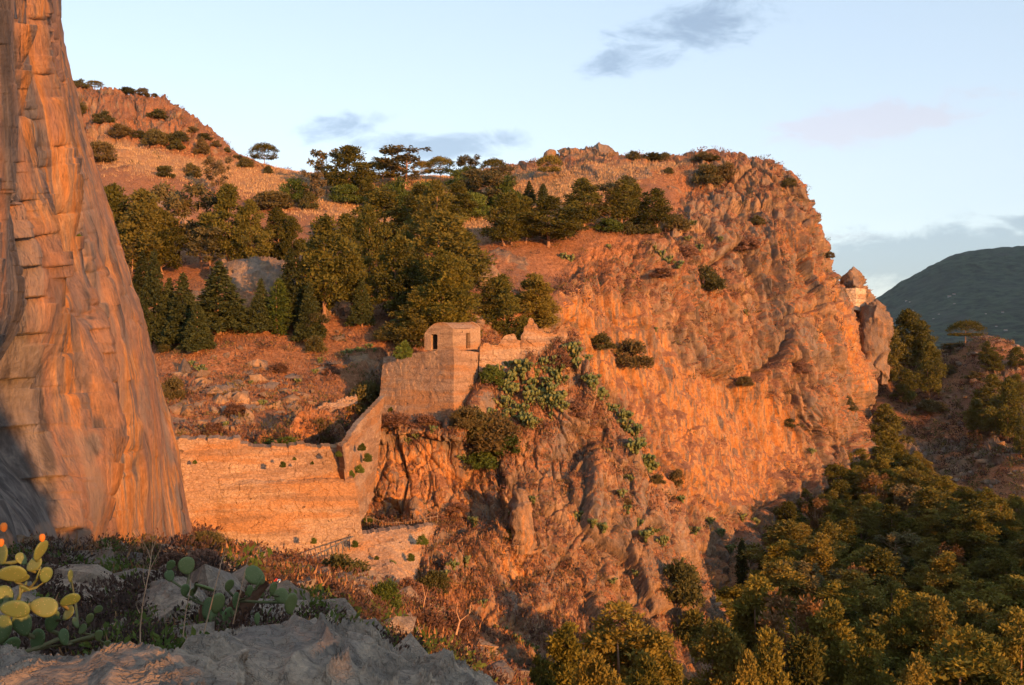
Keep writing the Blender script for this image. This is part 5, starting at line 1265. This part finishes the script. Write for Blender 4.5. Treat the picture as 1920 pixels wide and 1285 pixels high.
for a, b in (((392, 1195), (385, 1130)), ((420, 1200), (452, 1110)), ((440, 1170), (498, 1092))):
    adopt(r2, link('stem', tubes_mesh('stem', [([Vector(P(*a, 7.3)), Vector(P((a[0] + b[0]) / 2 - 4, (a[1] + b[1]) / 2, 7.3)), Vector(P(*b, 7.3))], [.06, .05, .035], 8)], M_TRK)))

# ------------------------------------------------------------------ dry stalks in front
m_, T_ = mat('dry_stalk'); finish(T_, (.42, .26, .16), .8); M_STALK = m_
def stalk(pts, d, r_, side, label):
    w = [Vector(P(x, y, d + .05 * math.sin(y * .05))) for x, y in pts]; tb = [(w, [r_ * (1 - .75 * i / (len(w) - 1)) for i in range(len(w))], 6)]
    for s_ in side: tb.append(([Vector(P(x, y, d)) for x, y in s_], [r_ * .5] + [r_ * .35] * (len(s_) - 2) + [r_ * .15], 5))
    tag(link('dry_stalk', tubes_mesh('dry_stalk', tb, M_STALK)), label, 'dry stalk', 'dry stalks in front')
stalk([(263, 1225), (263, 1180), (268, 1130), (277, 1085), (283, 1050), (287, 1010), (286, 990)], 5.0, .004, [[(272, 1100), (268, 1080), (270, 1060)], [(276, 1088), (284, 1062), (298, 1035), (306, 1015)], [(283, 1050), (276, 1030), (266, 1012)], [(285, 1035), (292, 1015), (296, 1000)], [(262, 1150), (257, 1140), (255, 1130)]], 'tall branching dry stalk left of the others behind the bottom left boulder')
stalk([(380, 1195), (392, 1150), (404, 1100), (416, 1050), (424, 1020), (428, 1005)], 5.6, .004, [[(408, 1085), (414, 1068), (412, 1055)], [(416, 1050), (423, 1040), (426, 1030)]], 'leaning dry stalk crossing in front of the prickly pear trunk')
stalk([(437, 1170), (446, 1130), (455, 1090), (462, 1060), (466, 1045)], 5.8, .004, [[(455, 1090), (460, 1078), (458, 1066)], [(448, 1120), (454, 1108), (458, 1098)]], 'dry stalk rising just right of the prickly pear trunk')
stalk([(343, 1195), (348, 1150), (356, 1110), (358, 1085)], 5.6, .004, [], 'short thin dry stalk in front of the grey slab')
stalk([(790, 1160), (797, 1120), (792, 1095)], 30, .02, [[(797, 1125), (803, 1100)]], 'pale bare stalk left of the scrub above the big boulder')
stalk([(855, 1190), (862, 1165), (880, 1150), (888, 1140)], 24, .03, [[(862, 1165), (856, 1148), (858, 1130)], [(880, 1150), (884, 1130)]], 'pale forked bare branch right of the scrub above the big boulder')

# ------------------------------------------------------------------ ground cover nobody could count
M_TUFT = None
m_, T_ = mat('dry_grass_blades'); t_ = T_.attr('tint'); finish(T_, T_.mix(t_, (.30, .17, .09), (.52, .36, .19)), .85); M_TUFT = m_
def pick(key, n, w, seed):
    L = LAYERS[key]; rs = np.random.RandomState(seed); ok = (L['d'] > 1) & (L['px'] > -60) & (L['px'] < 1990) & (L['py'] > -20) & (L['py'] < 1320)
    ww = np.where(ok, np.clip(w, 0, None), 0).astype(float)
    return rs.choice(len(ww), n, p=ww / ww.sum()), rs
def tufts(key, n, w, size, seed, label, blades=6, mt=None, jit=.4):
    j, rs = pick(key, n, w, seed); L = LAYERS[key]; p = L['V'][j]; d = L['d'][j]
    m = n * blades; pp = np.repeat(p, blades, 0) + rs.normal(size=(m, 3)) * np.array([jit, jit, .03])
    h = size * (.5 + rs.rand(m)) * (np.repeat(np.clip(d / 100, .12, 2), blades) if key == 'G' else 1)
    tip = pp + np.stack([rs.normal(size=m) * .3, rs.normal(size=m) * .3, np.ones(m)], -1) * h[:, None]
    a = rs.rand(m) * 6.28; sd = np.stack([np.cos(a), np.sin(a), a * 0], -1) * (h * .16)[:, None]
    base = pp - np.array([0, 0, .1]) * h[:, None]
    V = np.stack([base - sd, base + sd, tip], 1).reshape(-1, 3)
    o = link('dry_grass', new_mesh('dry_grass', V, np.arange(3 * m).reshape(m, 3), (mt or M_TUFT,), False, dict(tint=np.repeat(rs.rand(m), 3))))
    tag(o, label, 'dry grass', None, 'stuff')
def scrub(key, n, w, size, seed, label, mt, leaf=.3, nl=26):
    j, rs = pick(key, n, w, seed); L = LAYERS[key]; p = L['V'][j]; N = L['N'][j]; d = L['d'][j]
    R_ = size * (.4 + rs.rand(n) ** 2 * 1.1) * (np.clip(d / 60, .12, 1.2) if key == 'G' else 1)
    m = n * nl; k_ = np.repeat(np.arange(n), nl)
    dr = rs.normal(size=(m, 3)); dr /= np.linalg.norm(dr, axis=1, keepdims=True); dr = dr * rs.rand(m)[:, None] ** .4
    c = p[k_] + N[k_] * (R_[k_] * .25)[:, None] + dr * R_[k_][:, None] * np.array([1, 1, .7])
    o_ = dr + rs.normal(size=(m, 3)) * .6 + np.array([0, 0, .5]); o_ /= np.linalg.norm(o_, axis=1, keepdims=True)
    s_ = np.cross(o_, rs.normal(size=(m, 3))); s_ /= np.linalg.norm(s_, axis=1, keepdims=True)
    Ls = (R_[k_] * leaf * (.6 + .8 * rs.rand(m)))[:, None]
    V = np.stack([c - o_ * Ls * .8, c + s_ * Ls * .35, c + o_ * Ls * .8, c - s_ * Ls * .35], 1).reshape(-1, 3)
    t = np.repeat(np.clip(rs.rand(n)[k_] * .7 + rs.rand(m) * .3, 0, 1), 4)
    tag(link('undergrowth', new_mesh('undergrowth', V, np.arange(4 * m).reshape(m, 4), (mt,), False, dict(tint=t))), label, 'undergrowth', None, 'stuff')
def rubble(key, n, w, size, seed, label, mt):
    j, rs = pick(key, n, w, seed); L = LAYERS[key]; p = L['V'][j]; d = L['d'][j]
    g = (1 + 5 ** .5) / 2
    I = np.array([(-1, g, 0), (1, g, 0), (-1, -g, 0), (1, -g, 0), (0, -1, g), (0, 1, g), (0, -1, -g), (0, 1, -g), (g, 0, -1), (g, 0, 1), (-g, 0, -1), (-g, 0, 1)]) / 1.9
    Ff = np.array([(0,11,5),(0,5,1),(0,1,7),(0,7,10),(0,10,11),(1,5,9),(5,11,4),(11,10,2),(10,7,6),(7,1,8),(3,9,4),(3,4,2),(3,2,6),(3,6,8),(3,8,9),(4,9,5),(2,4,11),(6,2,10),(8,6,7),(9,8,1)])
    s_ = size * (.25 + rs.rand(n) ** 3 * 1.3) * (np.clip(d / 60, .1, 1.2) if key == 'G' else 1)
    V = I[None] * (1 + .3 * rs.normal(size=(n, 12, 1)))
    a = rs.rand(n) * 6.28; ca, sa = np.cos(a), np.sin(a); V = V * (np.array([1, 1, .75]) * (.7 + .6 * rs.rand(n, 3)))[:, None, :]
    x = V[..., 0] * ca[:, None] - V[..., 1] * sa[:, None]; y = V[..., 0] * sa[:, None] + V[..., 1] * ca[:, None]
    V = np.stack([x, y, V[..., 2]], -1) * s_[:, None, None] + p[:, None, :]
    Fq = (Ff[None] + (np.arange(n) * 12)[:, None, None]).reshape(-1, 3)
    V = V.reshape(-1, 3)
    tag(link('rubble', new_mesh('rubble', V, Fq, (mt,), False, dict(soil=np.zeros(len(V)), ochre=np.zeros(len(V)) + .1, grass=np.zeros(len(V))))), label, 'rubble', None, 'stuff')
Lm = LAYERS['M']; sm = Lm['at']['soil']; gm = Lm['at']['grass']; slope_ok = poly_mask(Lm['px'], Lm['py'], SLOPE_M[0], 20)
m_, T_ = mat('red_dry_grass_blades'); t_ = T_.attr('tint'); finish(T_, T_.mix(t_, (.20, .085, .04), (.33, .18, .085)), .85); M_TUFT2 = m_
M_BROWN = leaf_material('bare_brown_twigs', (.085, .045, .035), (.17, .085, .06), None, .05)
M_TWIG = leaf_material('dark_dry_twigs', (.055, .036, .030), (.13, .075, .055), None, .05)
noch = 1 - .93 * poly_mask(Lm['px'], Lm['py'], OCHRE_M[0], 15)
tufts('M', 20000, gm * slope_ok, .40, 1, 'dry golden grass over the plateau and upper slopes')
tufts('M', 11000, (sm > .4) * slope_ok * (1 - gm), .26, 21, 'reddish dry grass over the gully slope', 6, M_TUFT2)
scrub('M', 5200, (sm * (1 - slope_ok) * 1.2 + .12 * (1 - slope_ok) + slope_ok * .14) * noch, 1.0, 2, 'purplish brown dry scrub over the hill and cliff ledges', M_BROWN, .2, 40)
scrub('M', 2300, (sm * (1 - slope_ok) + .10 + slope_ok * .10) * noch, .9, 3, 'low olive undergrowth over the hill and cliff ledges', M_BUSH, .2, 40)
rubble('M', 600, slope_ok * (Lm['py'] > 560) * sstep(fbm(Lm['V'] / 9, 3, 88), -.1, .4), .8, 4, 'loose stones over the hillside', M_ROCK)
Lb = LAYERS['B']; sb = Lb['at']['soil'] * (1 - .85 * poly_mask(Lb['px'], Lb['py'], [(660, 835), (865, 835), (880, 965), (670, 975)], 10))
bx = sb + .05 * (1 - poly_mask(Lb['px'], Lb['py'], [(660, 835), (865, 835), (880, 965), (670, 975)], 10))
scrub('B', 2300, bx, .65, 5, 'purplish brown dry scrub over the buttress ledges', M_BROWN, .2, 40)
scrub('B', 1100, bx, .55, 6, 'low olive undergrowth over the buttress ledges', M_BUSH, .2, 40)
tufts('B', 5000, sb, .3, 7, 'dry grass on the buttress ledges', 6, M_TUFT2)
Lr = LAYERS['R']; ur = (Lr['py'] < 1010) * 1.0
scrub('R', 2600, ur, 1.2, 8, 'dark brown dry scrub over the right ridge', M_BROWN, .2, 40)
scrub('R', 1800, ur, 1.2, 9, 'low olive undergrowth over the right ridge', M_BUSH, .2, 40)
rubble('R', 1200, ur, .7, 10, 'loose stones over the right ridge', M_ROCK)
Lg = LAYERS['G']; nearw = (Lg['d'] > 5.4) * (Lg['d'] < 16); farw = (Lg['d'] >= 16) * 1.0
tufts('G', 3500, nearw * 1.0, .55, 11, 'dry weeds on the near slope', 7, M_TUFT2, .12)
tufts('G', 5000, farw, .7, 15, 'dry grass on the slope below the rampart', 7, M_TUFT2, .25)
scrub('G', 280, nearw * 1.0, 1.7, 12, 'brown dry brush close to the viewpoint', M_TWIG, .085, 600)
scrub('G', 1300, farw, .95, 16, 'reddish brown dry brush on the near slope', M_BROWN, .12, 130)
scrub('G', 620, nearw * 1.0, 1.3, 13, 'low green weeds close to the viewpoint', M_GREEN, .16, 90)
scrub('G', 1000, farw, .8, 17, 'low green undergrowth on the near slope', M_BUSH, .14, 90)
rubble('G', 1500, farw, .8, 14, 'loose stones on the near slope', M_ROCK)
rubble('G', 260, nearw * 1.0, 1.6, 24, 'grey stones close to the viewpoint', M_BOUL)

# ------------------------------------------------------------------ pale houses on the far mountain
M_HW = simple('pale_render', (.24, .24, .24), (.32, .31, .3), .3); M_RF = simple('old_tiles', (.35, .2, .14), (.42, .26, .2), .5)
FH = [(1700, 566, 5, 'house'), (1706, 567, 4, 'a'), (1779, 555, 8, 'a'), (1788, 551, 7, 'a'), (1790, 571, 5, 'a'), (1848, 588, 4, 'a'), (1856, 591, 5, 'a'), (1879, 587, 6, 'a'), (1868, 613, 5, 'a'), (1750, 598, 4, 'a'), (1885, 621, 8, 'a'), (1760, 590, 4, 'a'), (1712, 580, 4, 'a')]
for i, (px, py, w, _) in enumerate(sorted(FH)):
    pt, d, n_ = hit('F', px, py, 7); s_ = w * .7 / F * d
    r_ = root('house', pt, 'tiny pale house on the far mountain, %s from left' % ORD[i], 'house', 'houses on the far mountain')
    V = [(-s_/2, -s_*.3, -3), (s_/2, -s_*.3, -3), (s_/2, s_*.3, -3), (-s_/2, s_*.3, -3), (-s_/2, -s_*.3, s_*.35), (s_/2, -s_*.3, s_*.35), (s_/2, s_*.3, s_*.35), (-s_/2, s_*.3, s_*.35)]
    me = bpy.data.meshes.new('wall'); me.from_pydata(V, [], [(0, 1, 5, 4), (1, 2, 6, 5), (2, 3, 7, 6), (3, 0, 4, 7)]); me.materials.append(M_HW); link('wall', me, r_)
    a = s_ * .56; b = s_ * .36; h = s_ * .34
    me = bpy.data.meshes.new('roof'); me.from_pydata([(-a, -b, h), (a, -b, h), (a, b, h), (-a, b, h), (-a, 0, h + s_ * .16), (a, 0, h + s_ * .16)], [], [(0, 1, 5, 4), (2, 3, 4, 5), (0, 4, 3), (1, 2, 5), (0, 3, 2, 1)]); me.materials.append(M_RF); link('roof', me, r_)

bpy.context.view_layer.update()
hz = bpy.data.materials.new('evening_air'); hz.use_nodes = True; H_ = NT(hz.node_tree)
pv = H_.n('ShaderNodeVolumePrincipled'); pv.inputs['Color'].default_value = (.80, .90, 1, 1); pv.inputs['Density'].default_value = .00003; pv.inputs['Anisotropy'].default_value = .2
ho = H_.n('ShaderNodeOutputMaterial'); H_.nt.links.new(pv.outputs[0], ho.inputs['Volume'])
HTOP = max(float((o.matrix_world @ Vector(c_)).z) for o in col.objects if o.type == 'MESH' for c_ in o.bound_box) + 12
print('haze top', HTOP)
hv = [(x, y, z) for x in (-5300, 5300) for y in (-5300, 5300) for z in (-131.5, HTOP)]
me = bpy.data.meshes.new('haze'); me.from_pydata(hv, [], [(0, 1, 3, 2), (4, 6, 7, 5), (0, 4, 5, 1), (2, 3, 7, 6), (0, 2, 6, 4), (1, 5, 7, 3)]); me.materials.append(hz)
tag(link('haze', me), kind='stuff')
sc.cycles.volume_bounces = 0
